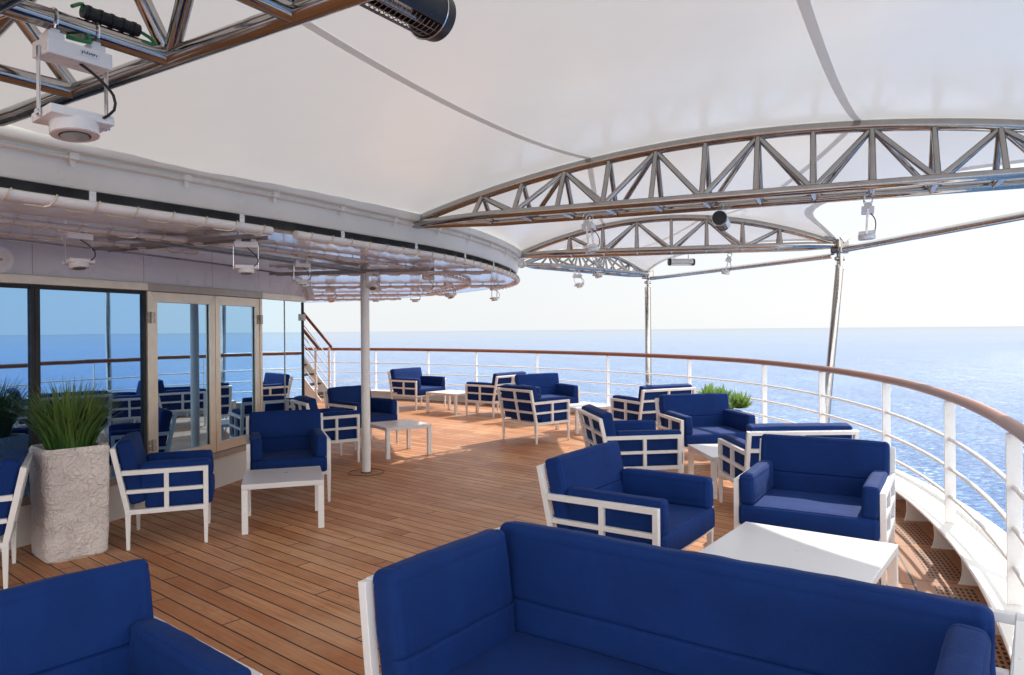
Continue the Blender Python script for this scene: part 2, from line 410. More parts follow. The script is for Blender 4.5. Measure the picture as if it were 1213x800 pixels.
def linspace(a, b, n): return [a+(b-a)*i/n for i in range(n+1)]
def cushion(bm, c, s, rot=None, r=.022, puff=.009, seam_z=None, seam_face='y+', seed=0, wr=.004, edge=True):
    """soft box: lattice with rounded edges, puffed faces, stitched grooves"""
    sx, sy, sz = [q/2 for q in s]
    def axis(h, extra=()):
        k = [-h, -h+r*.25, -h+r*.6, -h+r]
        if edge and h > .1: k += [-h+r+.012, -h+r+.018, -h+r+.024]
        st = k[-1]; n = max(3, int((-2*st)/.035))
        k = k+linspace(st, -st, n)[1:-1]+[-q for q in reversed(k)]
        for e in extra: k = [q for q in k if abs(q-e) > .013]+[e-.009, e-.004, e, e+.004, e+.009]
        return sorted(set(round(q, 5) for q in k))
    ex = [seam_z] if seam_z is not None else []
    X = axis(sx); Y = axis(sy); Z = axis(sz, ex)
    V = {}
    H = Vector((sx, sy, sz))
    def vert(i, j, k):
        if (i, j, k) in V: return V[(i, j, k)]
        p = Vector((X[i], Y[j], Z[k]))
        q = Vector([max(-H[a]+r, min(H[a]-r, p[a])) for a in range(3)])
        d = p-q
        n = d.normalized() if d.length > 1e-6 else Vector((0, 0, 1))
        # puff towards the middle of each face
        f = 1.
        w = []
        for a in range(3):
            w.append(max(0., 1-(p[a]/H[a])**2))
        fac = {0: w[1]*w[2], 1: w[0]*w[2], 2: w[0]*w[1]}
        pr = q+n*r if d.length > 1e-6 else p
        amp = sum(abs(n[a])*fac[a]**.5 for a in range(3))*puff; amp += (noise.noise(Vector((p.x*2.3+seed, p.y*2.3, p.z*7)))*1.3+abs(noise.noise(Vector((p.x*6+p.z*9, p.y*7+seed, p.z*3))))*-1.1)*wr*(.4+max(fac.values()))
        nv = noise.noise(Vector((p.x*5+seed, p.y*5, p.z*5)))*.6+noise.noise(Vector((p.x*17, p.y*17+seed, p.z*9)))*.4
        out = pr+n*(amp+nv*wr)
        dep = 0
        if seam_z is not None:
            dz = abs(Z[k]-seam_z)
            side = n.y if seam_face == 'y+' else (-n.x if seam_face == 'x-' else n.x)
            if dz < .0095 and side > .3: dep = .0085*(1-dz/.0095)
        if edge:
            for a in range(3):
                if H[a] < .1: continue
                de = abs(abs(p[a])-(H[a]-r-.018))
                if de < .005 and abs(n[a]) < .5: dep = max(dep, .0016)
        out -= n*dep
        V[(i, j, k)] = bm.verts.new(out); return V[(i, j, k)]
    nx, ny, nz = len(X)-1, len(Y)-1, len(Z)-1
    n0 = len(bm.verts)
    for i in range(nx):
        for j in range(ny):
            for k in (0, nz): bm.faces.new((vert(i, j, k), vert(i+1, j, k), vert(i+1, j+1, k), vert(i, j+1, k)))
    for i in range(nx):
        for k in range(nz):
            for j in (0, ny): bm.faces.new((vert(i, j, k), vert(i+1, j, k), vert(i+1, j, k+1), vert(i, j, k+1)))
    for j in range(ny):
        for k in range(nz):
            for i in (0, nx): bm.faces.new((vert(i, j, k), vert(i, j+1, k), vert(i, j+1, k+1), vert(i, j, k+1)))
    mt = Matrix.Translation(c) @ (rot.to_4x4() if rot else Matrix())
    bmesh.ops.transform(bm, matrix=mt, verts=list(V.values()))

# ------------------------------------------------------------------ furniture (origin on the floor, faces +y)
T = .037
LEAN = .105/.5
def backy(d, z): return -d/2+T/2-LEAN*(z-.30)
def make_seat(name, w, d, seed=0):
    root = empty(name)
    hw, hd = w/2, d/2
    for sx in (-1, 1):
        for sy in (-1, 1):
            bm = bmesh.new()
            x = sx*(hw-T/2-.001); y = sy*(hd-T/2-.001)
            beam(bm, (x, y, .276), (x, y, 0), .039, .039, up=(0, 1, 0), w2=.62)
            obj('leg', bm, 'white', root)
    bm = bmesh.new(); z = .295
    for sy in (-1, 1): beam(bm, (-hw+T, sy*(hd-T/2), z), (hw-T, sy*(hd-T/2), z), T*.95)
    for sx in (-1, 1): beam(bm, (sx*(hw-T/2), -hd, z), (sx*(hw-T/2), hd, z), T)
    for k in range(3): beam(bm, (-hw+T, -hd+d*(k+1)/4, z+.004), (hw-T, -hd+d*(k+1)/4, z+.004), .04, .012)
    obj('seat_frame', bm, 'white', root)
    for sx in (-1, 1):
        bm = bmesh.new(); x = sx*(hw-T/2)
        beam(bm, (x, hd-T/2, .312), (x, hd-T/2, .587), T, up=(0, 1, 0))
        yb = backy(d, .603)+T/2
        beam(bm, (x, yb+.003, .603), (x, hd, .603), T)
        yb2 = backy(d, .453)+T/2
        beam(bm, (x, yb2+.003, .453), (x, hd-T-.001, .453), T*.92, T*.8)
        ym = (backy(d, .45)+hd)/2
        beam(bm, (x, ym, .312), (x, ym, .4395), T*.92, up=(0, 1, 0)); beam(bm, (x, ym, .4665), (x, ym, .586), T*.92, up=(0, 1, 0))
        obj('arm_frame', bm, 'white', root)
    bm = bmesh.new()
    nrm = Vector((0, 1, LEAN)).normalized()
    for sx in (-1, 1):
        beam(bm, (sx*(hw-T/2), backy(d, .312), .312), (sx*(hw-T/2), backy(d, .80), .80), T, up=(0, 1, 0))
    for zz in (.465, .63): beam(bm, (-hw+T, backy(d, zz), zz), (hw-T, backy(d, zz), zz), T*.8, T*.85, up=nrm)
    beam(bm, (-hw+T, backy(d, .785), .785), (hw-T, backy(d, .785), .785), T*.9, T*.95, up=nrm)
    for za, zb in ((.318, .45), (.48, .615), (.645, .768)): beam(bm, (0, backy(d, za), za), (0, backy(d, zb), zb), T*.9, T*.8, up=(0, 1, 0))
    obj('back_frame', bm, 'white', root)
    th = .115
    rot = Matrix.Rotation(math.atan(LEAN), 3, 'X')
    zc = .60; hh = .50
    bm = bmesh.new()
    cushion(bm, (0, backy(d, zc)+T/2+th/2+.004, zc), (w-.075, th, hh), rot, seam_z=-.03, seed=seed)
    obj('back_cushion', bm, 'fabric', root, True)
    yb = backy(d, .40)+T/2+th+.006
    bm = bmesh.new(); y1 = hd+.028
    cushion(bm, (0, (yb+y1)/2, .38), (w-2*T-.012, y1-yb, .145), None, puff=.012, seed=seed+3)
    obj('seat_cushion', bm, 'fabric', root, True)
    for sx in (-1, 1):
        bm = bmesh.new(); ta = .10
        ya = backy(d, .56)+T/2+th+.002
        cushion(bm, (sx*(hw-T-.004-ta/2), (ya+hd+.015)/2, .555), (ta, hd+.015-ya, .21), Matrix.Rotation(R(2)*sx, 3, 'Y'), seed=seed+7+sx)
        obj('arm_cushion', bm, 'fabric', root, True)
    return root
protos = {'s': make_seat('armchair', .665, .60, 1), 'm': make_seat('armchair', .79, .70, 20), 'l': make_seat('loveseat', .97, .75, 40)}
used = set()
def place(kind, x, y, deg, label, cat, group):
    p = protos[kind]
    o = p if kind not in used else copy_tree(p)
    used.add(kind)
    o.location = (x, y, 0); o.rotation_euler = (0, 0, R(deg-90))
    tag(o, label, cat, group)
    return o
GA = 'blue cushioned armchairs with white slatted frames'; GL = 'blue cushioned loveseats with white slatted frames'
place('s', -2.857, 6.113, 20.6, 'blue armchair in profile right beside the tall crinkled stone planter', 'armchair', GA)
place('s', -2.401, 9.549, 33.5, 'side-on blue armchair just left of the white deck pole, its arm frame to the viewer', 'armchair', GA)
place('s', -3.785, 5.01, -150, 'blue armchair cut off by the left picture edge, in front of the stone planter', 'armchair', GA)
place('m', -2.30, 7.47, -70, 'blue armchair facing the viewer behind the nearest square table, by the glass doors', 'armchair', GA)
place('m', -2.229, 10.93, -43, 'blue armchair facing the viewer half hidden by the white deck pole', 'armchair', GA)
place('m', .354, 11.27, 40.4, 'blue armchair seen from its back corner in the open middle of the deck', 'armchair', GA)
place('l', -2.06, 16.1, -35.5, 'farthest blue loveseat by the rail, sun on its seat, left of the far low table', 'loveseat', GL)
place('l', -.339, 14.62, 139.6, 'blue loveseat with its back to the viewer, right of the far low table', 'loveseat', GL)
place('l', .637, 13.59, -62.9, 'blue loveseat facing the viewer, half hidden behind the armchair in mid deck', 'loveseat', GL)
place('l', 1.265, 7.81, 7.6, 'side-on blue loveseat facing right, its seat toward the table before the agave', 'loveseat', GL)
place('l', 2.118, 11.24, 115.5, 'blue loveseat turned away from the viewer near the rail, left of the agave', 'loveseat', GL)
place('l', 2.379, 9.0, -80.5, 'blue loveseat with sunlit seat, directly in front of the agave plant', 'loveseat', GL)
place('l', 2.487, 6.77, 91.3, 'blue loveseat turned away, standing back to back with the loveseat beside the large table', 'loveseat', GL)
place('l', .821, 4.96, -34.5, 'blue loveseat left of the large low table, its side frame to the viewer', 'loveseat', GL)
place('l', 2.174, 5.277, -121.4, 'blue loveseat behind the large low table beside the rail, patch of sun on its seat', 'loveseat', GL)
place('l', -1.392, 2.176, -39.9, 'dark blue loveseat cut off in the bottom left corner of the view', 'loveseat', GL)

# corner-style sofa in the foreground
def make_sofa():
    u = Vector((.815, -.58, 0)).normalized(); ang = math.atan2(u.y, u.x)
    # local: x along back, +y = facing. facing n=(-.58,-.815) -> local y must map to it: rotate by ang then y -> (-sin,cos) = (.58,.815); so mirror x
    root = empty('sofa', (.0, 3.07, 0), ang+math.pi, 'long dark blue high-sided sofa across the foreground, turned away from the rail', 'sofa')
    # after the half turn local x runs from the corner to -1.72
    x0, x1 = -1.67, 0.0; dep = .70
    th = .115
    rotb = Matrix.Rotation(math.atan(LEAN*.6), 3, 'X')
    bm = bmesh.new(); cushion(bm, ((x0+x1)/2+.055, -th/2-.012, .60), (x1-x0+.12, th, .52), rotb, seam_z=-.04, seed=60, r=.03); obj('back_cushion', bm, 'fabric', root, True)
    bm = bmesh.new(); cushion(bm, (x1+th/2-.012, dep/2+.005, .60), (th, dep-.02, .52), Matrix.Rotation(math.atan(LEAN*.6), 3, 'Y'), seam_z=-.04, seam_face='x-', seed=70, r=.03); obj('side_cushion', bm, 'fabric', root, True)
    bm = bmesh.new(); cushion(bm, (x0+th/2+.0, dep/2+.015, .625), (th-.01, dep-.02, .43), Matrix.Rotation(-math.atan(LEAN*.3), 3, 'Y'), seed=80, r=.03); obj('side_cushion', bm, 'fabric', root, True)
    bm = bmesh.new(); cushion(bm, ((x0+x1)/2+.0, dep/2+.02, .375), (x1-x0+.0, dep+.02, .15), None, seed=90, puff=.014, r=.03); obj('seat_cushion', bm, 'fabric', root, True)
    X0, X1, Y0, Y1 = x0-.030, x1+.092, -.155, dep+.005
    bm = bmesh.new()
    for y in (Y0, Y1): beam(bm, (X0+T, y, .295), (X1-T, y, .295), T*.95)
    for x in (X0, X1): beam(bm, (x, Y0-T/2, .295), (x, Y1+T/2, .295), T)
    obj('seat_frame', bm, 'white', root)
    for x in (X0, X1):
        for y in (Y0, Y1):
            bm = bmesh.new(); beam(bm, (x, y, .279), (x, y, 0), .035, .035, up=(0, 1, 0), w2=.62); obj('leg', bm, 'white', root)
    for x in (X0, X1):
        s = 1 if x > -1 else -1
        l = .05*s
        bm = bmesh.new()
        beam(bm, (x, Y1, .312), (x+l, Y1, .82), T, up=(0, 1, 0))
        beam(bm, (x+l*.97, Y0+T/2, .805), (x+l*.97, Y1-T/2, .805), T*.95)
        for zz, q in ((.465, .3), (.63, .63)): beam(bm, (x+l*q, Y0+T/2, zz), (x+l*q, Y1-T/2, zz), T*.85)
        beam(bm, (x+.001, (Y0+Y1)/2, .312), (x+l*.94, (Y0+Y1)/2, .789), T*.8, up=(0, 1, 0))
        obj('side_frame', bm, 'white', root)
    bm = bmesh.new()
    for x, l in ((X0, -.05), (X1, .05)): beam(bm, (x, Y0, .312), (x+l, Y0-.05, .82), T, up=(0, 1, 0))
    for zz, q in ((.465, .3), (.63, .63), (.805, .97)): beam(bm, (X0-.05*q+T/2, Y0-.05*q, zz), (X1+.05*q-T/2, Y0-.05*q, zz), T*.85)
    for k in (1, 2): 
        x = X0+(X1-X0)*k/3; beam(bm, (x, Y0+.001, .312), (x, Y0-.047, .789), T*.8, up=(0, 1, 0))
    obj('back_frame', bm, 'white', root)
make_sofa()

def make_table(x, y, deg, w, d, h, label):
    root = empty('coffee_table', (x, y, 0), R(deg), label, 'table', 'low white square-legged tables')
    bm = bmesh.new(); box(bm, (0, 0, h-.022), (w, d, .044), bev=.004); obj('tabletop', bm, 'tabletop', root)
    for sx in (-1, 1):
        for sy in (-1, 1):
            bm = bmesh.new(); box(bm, (sx*(w/2-.026), sy*(d/2-.026), (h-.045)/2+.002), (.050, .050, h-.049), bev=.002)
            obj('leg', bm, 'white', root)
            bm = bmesh.new(); box(bm, (0, 0, 0), (.044, .044, .004)); f = obj('foot_pad', bm, 'black', root.children[-1]); f.location = (sx*(w/2-.026), sy*(d/2-.026), .002)
make_table(-2.05, 6.53, 17.5, .67, .68, .42, 'nearest small square white table on the left, in front of the armchair by the doors')
make_table(-1.569, 10.06, 33.5, .66, .69, .42, 'small square white table just right of the white deck pole')
make_table(1.55, 4.10, -36.5, .90, 1.15, .42, 'large white low table half in sun, between the foreground sofa and the loveseats')
make_table(-1.24, 15.09, -40, .86, .68, .42, 'farthest white low table, sunlit, beside the farthest loveseat')
make_table(1.17, 12.22, 27, .68, .68, .42, 'sunlit white low table right of the armchair in mid deck')
make_table(2.40, 7.66, 3, .92, .82, .42, 'white low table in front of the loveseat by the agave')

# ------------------------------------------------------------------ plan curves
RAIL = [(-2.6,-6.5),(-1.3,-4.0),(-.35,-2.0),(.5,-.25),(1.22,1.15),(1.85,2.3),(2.30,3.15),(2.71,3.97),(3.08,4.85),(3.36,5.70),(3.60,6.60),(3.75,7.55),(3.82,8.6),(3.78,9.7),(3.60,10.9),(3.22,12.0),(2.60,13.1),(1.80,14.2),(.62,15.45),(-.40,16.35),(-1.40,17.1),(-2.6,17.85),(-3.8,18.45),(-5.6,19.2),(-8,20.0),(-12,21.0)]
rail = resample(smooth_curve(catmull([(x, y, 0) for x, y in RAIL], .2), 6), .16)
inn = normals2(rail, 1)   # points to the inside (left of travel)
def hR(y): return 1.142+max(0, min(14, y-4))*.0052

# deck sheet
bm = bmesh.new()
edge = [p+n*.60 for p, n in zip(rail, inn)]
vs = [bm.verts.new((p.x, p.y, 0)) for p in edge]+[bm.verts.new((-14, 20, 0)), bm.verts.new((-14, -8, 0))]
bm.faces.new(vs); bmesh.ops.triangulate(bm, faces=bm.faces)
tag(obj('deck', bm, 'deck'), kind='structure')
bm = bmesh.new(); strip(bm, rail, [(.60, 0.001), (.405, 0.001)], inn, True); tag(obj('deck_margin', bm, 'margin'), kind='structure')
bm = bmesh.new(); strip(bm, rail, [(.607, .0025), (.597, .0025)], inn); strip(bm, rail, [(.409, .0025), (.396, .0025)], inn); tag(obj('deck_caulking', bm, 'black'), kind='structure')
bm = bmesh.new(); strip(bm, rail, [(.396, .001), (-.165, .001)], inn, True); tag(obj('deck_grating', bm, 'grate'), kind='structure')
# coaming
cm = empty('coaming', (0, 0, 0), 0, 'low white steel coaming with gussets running under the guard rail', 'coaming')
bm = bmesh.new(); strip(bm, rail, [(-.17, 0), (-.17, .18), (.12, .185), (.127, .190), (.127, .200), (.12, .207), (-.10, .200), (-.14, .19), (-.36, .15), (-.385, .14), (-.385, -.9)], inn)
obj('plate', bm, 'ship_white', cm, True)
bm = bmesh.new(); strip(bm, rail, [(-.135, .195), (-.15, .222), (-.17, .222), (-.18, .19)], inn); obj('drip_ledge', bm, 'rail_white', cm)
gs = []
acc = 0
gl = resample(rail, .84)
gn = normals2(gl, 1)
for p, n in zip(gl, gn):
    if p.y < 1.0 or p.y > 17: continue
    t = Vector((n.y, -n.x, 0)); bm = bmesh.new()
    prof = [(.118, .186)]+[(.118-.014*math.sin(k/8*math.pi)+.010*(k/8), .186-.186*k/8) for k in range(1, 8)]+[(.132, 0.0022), (-.168, .0022), (-.168, .186)]
    A = [bm.verts.new((p.x+n.x*o+t.x*.008, p.y+n.y*o+t.y*.008, z)) for o, z in prof]
    B = [bm.verts.new((p.x+n.x*o-t.x*.008, p.y+n.y*o-t.y*.008, z)) for o, z in prof]
    bm.faces.new(A); bm.faces.new(list(reversed(B)))
    for i in range(len(A)): bm.faces.new((A[i], A[(i+1) % len(A)], B[(i+1) % len(A)], B[i]))
    obj('gusset', bm, 'ship_white', cm)

gr = empty('guard_rail', (0, 0, 0), 0, 'long curved guard rail with varnished wooden handrail and white bars', 'railing')
bm = bmesh.new(); uvp = [Vector((p.x, p.y, hR(p.y)+.012)) for p in rail]
tube(bm, uvp, .038, 18, uv=True)
for v_ in bm.verts:
    pass
obj('handrail', bm, 'handrail', gr, True)
for f in (.33, .565, .79):
    bm = bmesh.new(); tube(bm, [Vector((p.x+n.x*.028, p.y+n.y*.028, .205+(hR(p.y)-.205)*(1-f))) for p, n in zip(rail, inn)] if False else [Vector((p.x, p.y, .205+(hR(p.y)-.205)*(1-f+.0))) for p in rail], .015, 10)
    obj('rail_bar', bm, 'rail_white', gr, True)
# stanchions stand where each crosses a bearing seen from the lounge, spaced 1.5 to 1.9 m
def param_at(pred):
    best = min(range(len(rail)), key=lambda i: pred(rail[i])); return best
POSTS = [(2.705,3.97),(3.33,5.60),(3.69,7.20),(3.82,8.95),(3.67,10.6),(2.98,12.45),(1.87,14.1),(.58,15.48),(-.78,16.63),(-2.05,17.52),(-3.36,18.24),(-4.55,18.8),(-6.3,19.45),(1.95,2.48),(1.2,1.12),(.45,-.35),(-.4,-2.1),(-1.3,-4.0)]
for px, py in POSTS:
    i = param_at(lambda q: (q.x-px)**2+(q.y-py)**2)
    p = rail[i]; n = inn[i]; t = Vector((n.y, -n.x, 0)); h = hR(p.y)-.022
    bm = bmesh.new(); box(bm, (p.x, p.y, (.205+h)/2), (.014, .075, h-.205), Matrix.Rotation(math.atan2(n.y, n.x), 3, 'Z') @ Matrix.Rotation(R(90), 3, 'Z'), bev=.003)
    obj('post', bm, 'rail_white', gr)

# ------------------------------------------------------------------ stairs at the far left
st = empty('staircase', (-4.35, 17.6, 0), R(172), 'white ship staircase with wooden treads and sloping handrail, behind the glass wall', 'staircase')
slope = 1.25
for s in (0, .8):
    bm = bmesh.new(); beam(bm, (0, s, .05), (1.95, s, .05+1.95*slope), .03, .2, up=(0, 0, 1)); obj('stringer', bm, 'ship_white', st)
for k in range(10):
    bm = bmesh.new(); box(bm, (.17+.18*k, .4, .21+.225*k), (.2, .76, .035), bev=.004); obj('tread', bm, 'margin', st)
for s in (0, .8):
    bm = bmesh.new(); beam(bm, (-.02, s, 1.30), (1.95, s, 1.30+1.97*slope*.93), .05, .06); obj('handrail', bm, 'handrail', st)
    for q in (.3, .58, .86):
        bm = bmesh.new(); tube(bm, [(0, s, .12+q), (1.95, s, .12+q+1.95*slope)], .012, 8); obj('rail_bar', bm, 'rail_white', st)
    bm = bmesh.new(); beam(bm, (.05, s, 0), (.05, s, 1.31), .05, .03, up=(0, 1, 0)); obj('post', bm, 'rail_white', st); bm = bmesh.new(); beam(bm, (1.3, s, 1.6), (1.3, s, 2.62), .05, .03, up=(0, 1, 0)); obj('post', bm, 'rail_white', st)

# ------------------------------------------------------------------ deckhouse
dh = empty('deckhouse', (0, 0, 0), 0, 'curved deckhouse front of dark reflecting glass with beige doors on the left', 'building')
WP = [(-5.05,3.30),(-4.55,4.55),(-3.893,5.944),(-3.507,6.97),(-3.246,7.925),(-3.06,8.84),(-2.87,10.0),(-4.1,11.1),(-9,12.2)]
W3 = [Vector((x, y, 0)) for x, y in WP]
def seg(i): 
    a, b = W3[i], W3[i+1]; t = (b-a).normalized(); n = Vector((t.y, -t.x, 0)); return a, b, t, n
def wall_box(bm, i, s0, s1, z0, z1, off, th, bev=.002):
    a, b, t, n = seg(i); l = (b-a).length
    s0 = s0 if s0 is not None else 0; s1 = s1 if s1 is not None else l
    c = a+t*((s0+s1)/2)+n*(off-th/2)
    box(bm, (c.x, c.y, (z0+z1)/2), (s1-s0, th, z1-z0), Matrix.Rotation(math.atan2(t.y, t.x), 3, 'Z'), bev=bev)
for i in range(len(W3)-1):
    a, b, t, n = seg(i); l = (b-a).length
    bm = bmesh.new(); wall_box(bm, i, 0, l, 0, .325, .02, .12); obj('plinth', bm, 'ship_white', dh)
    if i >= 6:
        bm = bmesh.new(); wall_box(bm, i, 0.01, l, .327, 2.43, .015, .1); obj('wall', bm, 'ship_white', dh)
    else:
        bm = bmesh.new(); wall_box(bm, i, 0, l, 2.172, 2.43, .012, .12); obj('fascia', bm, 'fascia', dh)
        bm = bmesh.new(); wall_box(bm, i, -.004, l+.004, 2.095, 2.168, .06, .16, .004); obj('header', bm, 'frame' if i not in (3, 4) else 'frame_dark', dh)
for i in (0, 1, 2):
    a, b, t, n = seg(i); l = (b-a).length
    bm = bmesh.new(); wall_box(bm, i, .0, .045, .39, 2.093, .035, .06)
    wall_box(bm, i, l-.03, l, .39, 2.093, .035, .06); wall_box(bm, i, .046, l-.031, 2.06, 2.092, .03, .05)
    w = obj('window', bm, 'black', dh)
    bm = bmesh.new(); wall_box(bm, i, 0, l, .327, .388, .05, .1); obj('sill', bm, 'frame_dark', w)
    bm = bmesh.new(); wall_box(bm, i, .047, l-.032, .39, 2.059, .012, .012, 0); obj('pane', bm, 'glass', w)
for i, hinge_at in ((3, 0), (4, 1)):
    a, b, t, n = seg(i); l = (b-a).length; F = .085; z0, z1 = .40, 2.088
    # the first door has a fixed jamb beside it
    s0, s1 = (.05, l-.004) if i == 3 else (.004, l-.05)
    bm = bmesh.new(); q = (0, .045) if i == 3 else (l-.045, l)
    wall_box(bm, i, q[0], q[1], .39, 2.093, .055, .09, .004); obj('door_jamb', bm, 'frame', dh)
    bm = bmesh.new(); wall_box(bm, i, 0, l, .327, .388, .05, .1); obj('sill', bm, 'frame_dark', dh)
    bm = bmesh.new()
    rz = math.atan2(t.y, t.x)
    # mitred leaf frame
    def P(s, z, off): c = a+t*s+n*off; return (c.x, c.y, z)
    o = [(s0, z0), (s1, z0), (s1, z1), (s0, z1)]; k = [(s0+F, z0+F*1.15), (s1-F, z0+F*1.15), (s1-F, z1-F*1.15), (s0+F, z1-F*1.15)]
    for e in range(4):
        f = (e+1) % 4
        fr = [bm.verts.new(P(*c_, .045)) for c_ in (o[e], o[f], k[f], k[e])]; bk = [bm.verts.new(P(*c_, .0)) for c_ in (o[e], o[f], k[f], k[e])]
        # slight bevel gap at each mitre
        bm.faces.new(fr); bm.faces.new(list(reversed(bk)))
        for u_ in range(4): bm.faces.new((fr[u_], fr[(u_+1) % 4], bk[(u_+1) % 4], bk[u_]))
    bmesh.ops.bevel(bm, geom=[e_ for e_ in bm.edges], offset=.0018, segments=1, affect='EDGES')
    door = obj('door', bm, 'frame', dh)
    bm = bmesh.new(); wall_box(bm, i, s0+F+.001, s1-F-.001, z0+F*1.15+.001, z1-F*1.15-.001, .018, .012, 0); obj('pane', bm, 'glass_door', door)
    bm = bmesh.new()
    for (sa, sb, za, zb) in ((s0+F, s0+F+.008, z0+F*1.15, z1-F*1.15), (s1-F-.008, s1-F, z0+F*1.15, z1-F*1.15)): wall_box(bm, i, sa, sb, za+.002, zb-.002, .024, .005, 0)
    obj('gasket', bm, 'black', door)
    for zh in (.62, 1.84):
        sh = s0-.005 if hinge_at == 0 else s1+.005
        bm = bmesh.new()
        c = a+t*sh+n*.068
        disc(bm, (c.x, c.y, zh), .017, .11, seg=16); wall_box(bm, i, sh-.045, sh+.045, zh-.05, zh-.006, .062, .014); wall_box(bm, i, sh-.045, sh+.045, zh+.006, zh+.05, .062, .014)
        obj('hinge', bm, 'frame_dark', door)
a, b, t, n = seg(5); l = (b-a).length
for (sa, sb) in ((.0, l*.55), (l*.55+.008, l)):
    bm = bmesh.new(); wall_box(bm, 5, sa, sb-.006, .34, 2.093, .012, .012, 0); sc_ = obj('glass_screen', bm, 'glass_screen', dh)
bm = bmesh.new(); wall_box(bm, 5, l-.005, l+.012, .34, 2.09, .03, .03); obj('end_post', bm, 'black', dh)
bm = bmesh.new(); wall_box(bm, 5, l-.05, l+.02, 1.84, 1.93, .05, .06, .004); obj('clamp', bm, 'frame_dark', dh)
bm = bmesh.new(); wall_box(bm, 5, l*.55, l*.55+.007, .34, 2.09, .02, .02, 0); obj('joint', bm, 'frame_dark', dh)
# fascia seams
for i in (1, 2, 3, 4):
    a, b, t, n = seg(i); l = (b-a).length
    bm = bmesh.new(); wall_box(bm, i, l-.003, l+.001, 2.18, 2.42, .014, .01, 0); obj('seam', bm, 'frame_dark', dh)

RING = [(-5.2,-2.5),(-4.2,.3),(-3.45,2.3),(-2.71,3.885),(-2.38,4.45),(-1.76,5.47),(-1.25,6.45),(-.78,7.33),(-.42,8.3),(-.10,9.6),(.05,10.7),(.02,11.8),(-.26,13.0),(-.85,14.4),(-1.75,15.9),(-3.1,17.6),(-5.0,19.0),(-9,20.6)]
ring = resample(smooth_curve(catmull([(x, y, 0) for x, y in RING], .12), 8), .12)
rout = normals2(ring, -1)   # outward (towards the sea)
ZS = 2.44
bm = bmesh.new()
vs = [bm.verts.new((p.x, p.y, ZS)) for p in ring]+[bm.verts.new((-14, 20.6, ZS)), bm.verts.new((-14, -2.5, ZS))]
bm.faces.new(vs); bmesh.ops.triangulate(bm, faces=bm.faces); obj('soffit', bm, 'soffit', dh)
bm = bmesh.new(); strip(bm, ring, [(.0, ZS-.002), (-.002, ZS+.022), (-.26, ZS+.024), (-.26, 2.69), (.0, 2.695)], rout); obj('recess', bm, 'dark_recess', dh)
bm = bmesh.new(); strip(bm, ring, [(-.02, 2.70), (-.02, 2.545), (-.005, 2.532), (.015, 2.532), (.028, 2.545), (.050, 2.675), (.085, 2.683), (.092, 2.694), (.075, 2.70), (.075, 2.712), (.125, 2.722), (.135, 2.735), (.142, 2.785), (-.12, 2.80)], rout)
obj('ring_beam', bm, 'cream', dh, True)
rb = resample(ring, .72); rbn = normals2(rb, -1)
for p, n in zip(rb, rbn):
    if p.y < 1 or p.y > 13: continue
    t = Vector((n.y, -n.x, 0)); bm = bmesh.new(); c = p+n*.072
    box(bm, (c.x, c.y, 2.70), (.05, .055, .045), Matrix.Rotation(math.atan2(n.y, n.x), 3, 'Z'), bev=.008)
    beam(bm, (c.x, c.y, 2.72), (c.x, c.y, 2.64), .05, .008, up=n, w2=.4, bev=0)
    obj('beam_lug', bm, 'cream', dh)
rb = resample(ring, 1.05); rbn = normals2(rb, -1)
for p, n in zip(rb, rbn):
    if p.y < 1 or p.y > 13: continue
    bm = bmesh.new(); c = p+n*.008
    box(bm, (c.x, c.y, 2.525), (.006, .04, .15), Matrix.Rotation(math.atan2(n.y, n.x), 3, 'Z'))
    c = c+n*.005
    disc(bm, (c.x, c.y, 2.51), .007, .008, axis=n, seg=8)
    obj('hanger_tab', bm, 'rail_white', dh)
def ring_off(o, y0, y1, z):
    r = [Vector((p.x+n.x*o, p.y+n.y*o, z)) for p, n in zip(ring, rout)]
    return [p for p in r if y0 <= p.y <= y1]
def pipe(pts, r, ties=.16, nm='pipe'):
    bm = bmesh.new(); tube(bm, pts, r, 14); o = obj(nm, bm, 'pipe', dh, True)
    bm = bmesh.new(); q = resample(pts, .02); loop = []
    for i in range(1, len(q)-1):
        d_ = (q[i+1]-q[i-1]).normalized(); x = d_.cross(Vector((0, 0, 1))).normalized(); y = x.cross(d_)
        ph = (i*.02/ties)%1.; an = 2*math.pi*((i*.02/ties)//1+(0. if ph < .45 else (ph-.45)/.55))-math.pi/2
        loop.append(q[i]+(x*math.cos(an)+y*math.sin(an))*(r+.007))
    tube(bm, loop, .0055, 6)
    obj('cable_wrap', bm, 'frame', o, True)
pipe(ring_off(.03, -1, 5.50, 2.438), .032, .24)
pipe(ring_off(.03, 5.56, 13.5, 2.438), .032, .24)
pipe(ring_off(-.72, 1.5, 5.9, 2.405), .02, .2)
pipe(ring_off(-.70, 5.7, 14.5, 2.41), .016, .2)
pipe(ring_off(-1.35, 2.5, 6.5, 2.40), .014, .15)
for y, xa, xb in ((9.05, -2.75, -.25), (11.9, -3.9, -.10), (14.6, -5.2, -1.1), (16.6, -6.5, -2.5)):
    pipe([Vector((xa+(xb-xa)*k/12, y, 2.405)) for k in range(13)], .02, .25)
def tray(a, b):
    bm = bmesh.new(); a = Vector(a); b = Vector(b); t = (b-a).normalized(); x = Vector((t.y, -t.x, 0))
    for s in (-.07, .07): beam(bm, a+x*s, b+x*s, .006, .03, bev=0)
    n = int((b-a).length/.045)
    for k in range(n):
        p = a.lerp(b, (k+.5)/n); beam(bm, p-x*.07, p+x*.07, .014, .004, bev=0)
    obj('cable_tray', bm, 'tray', dh)
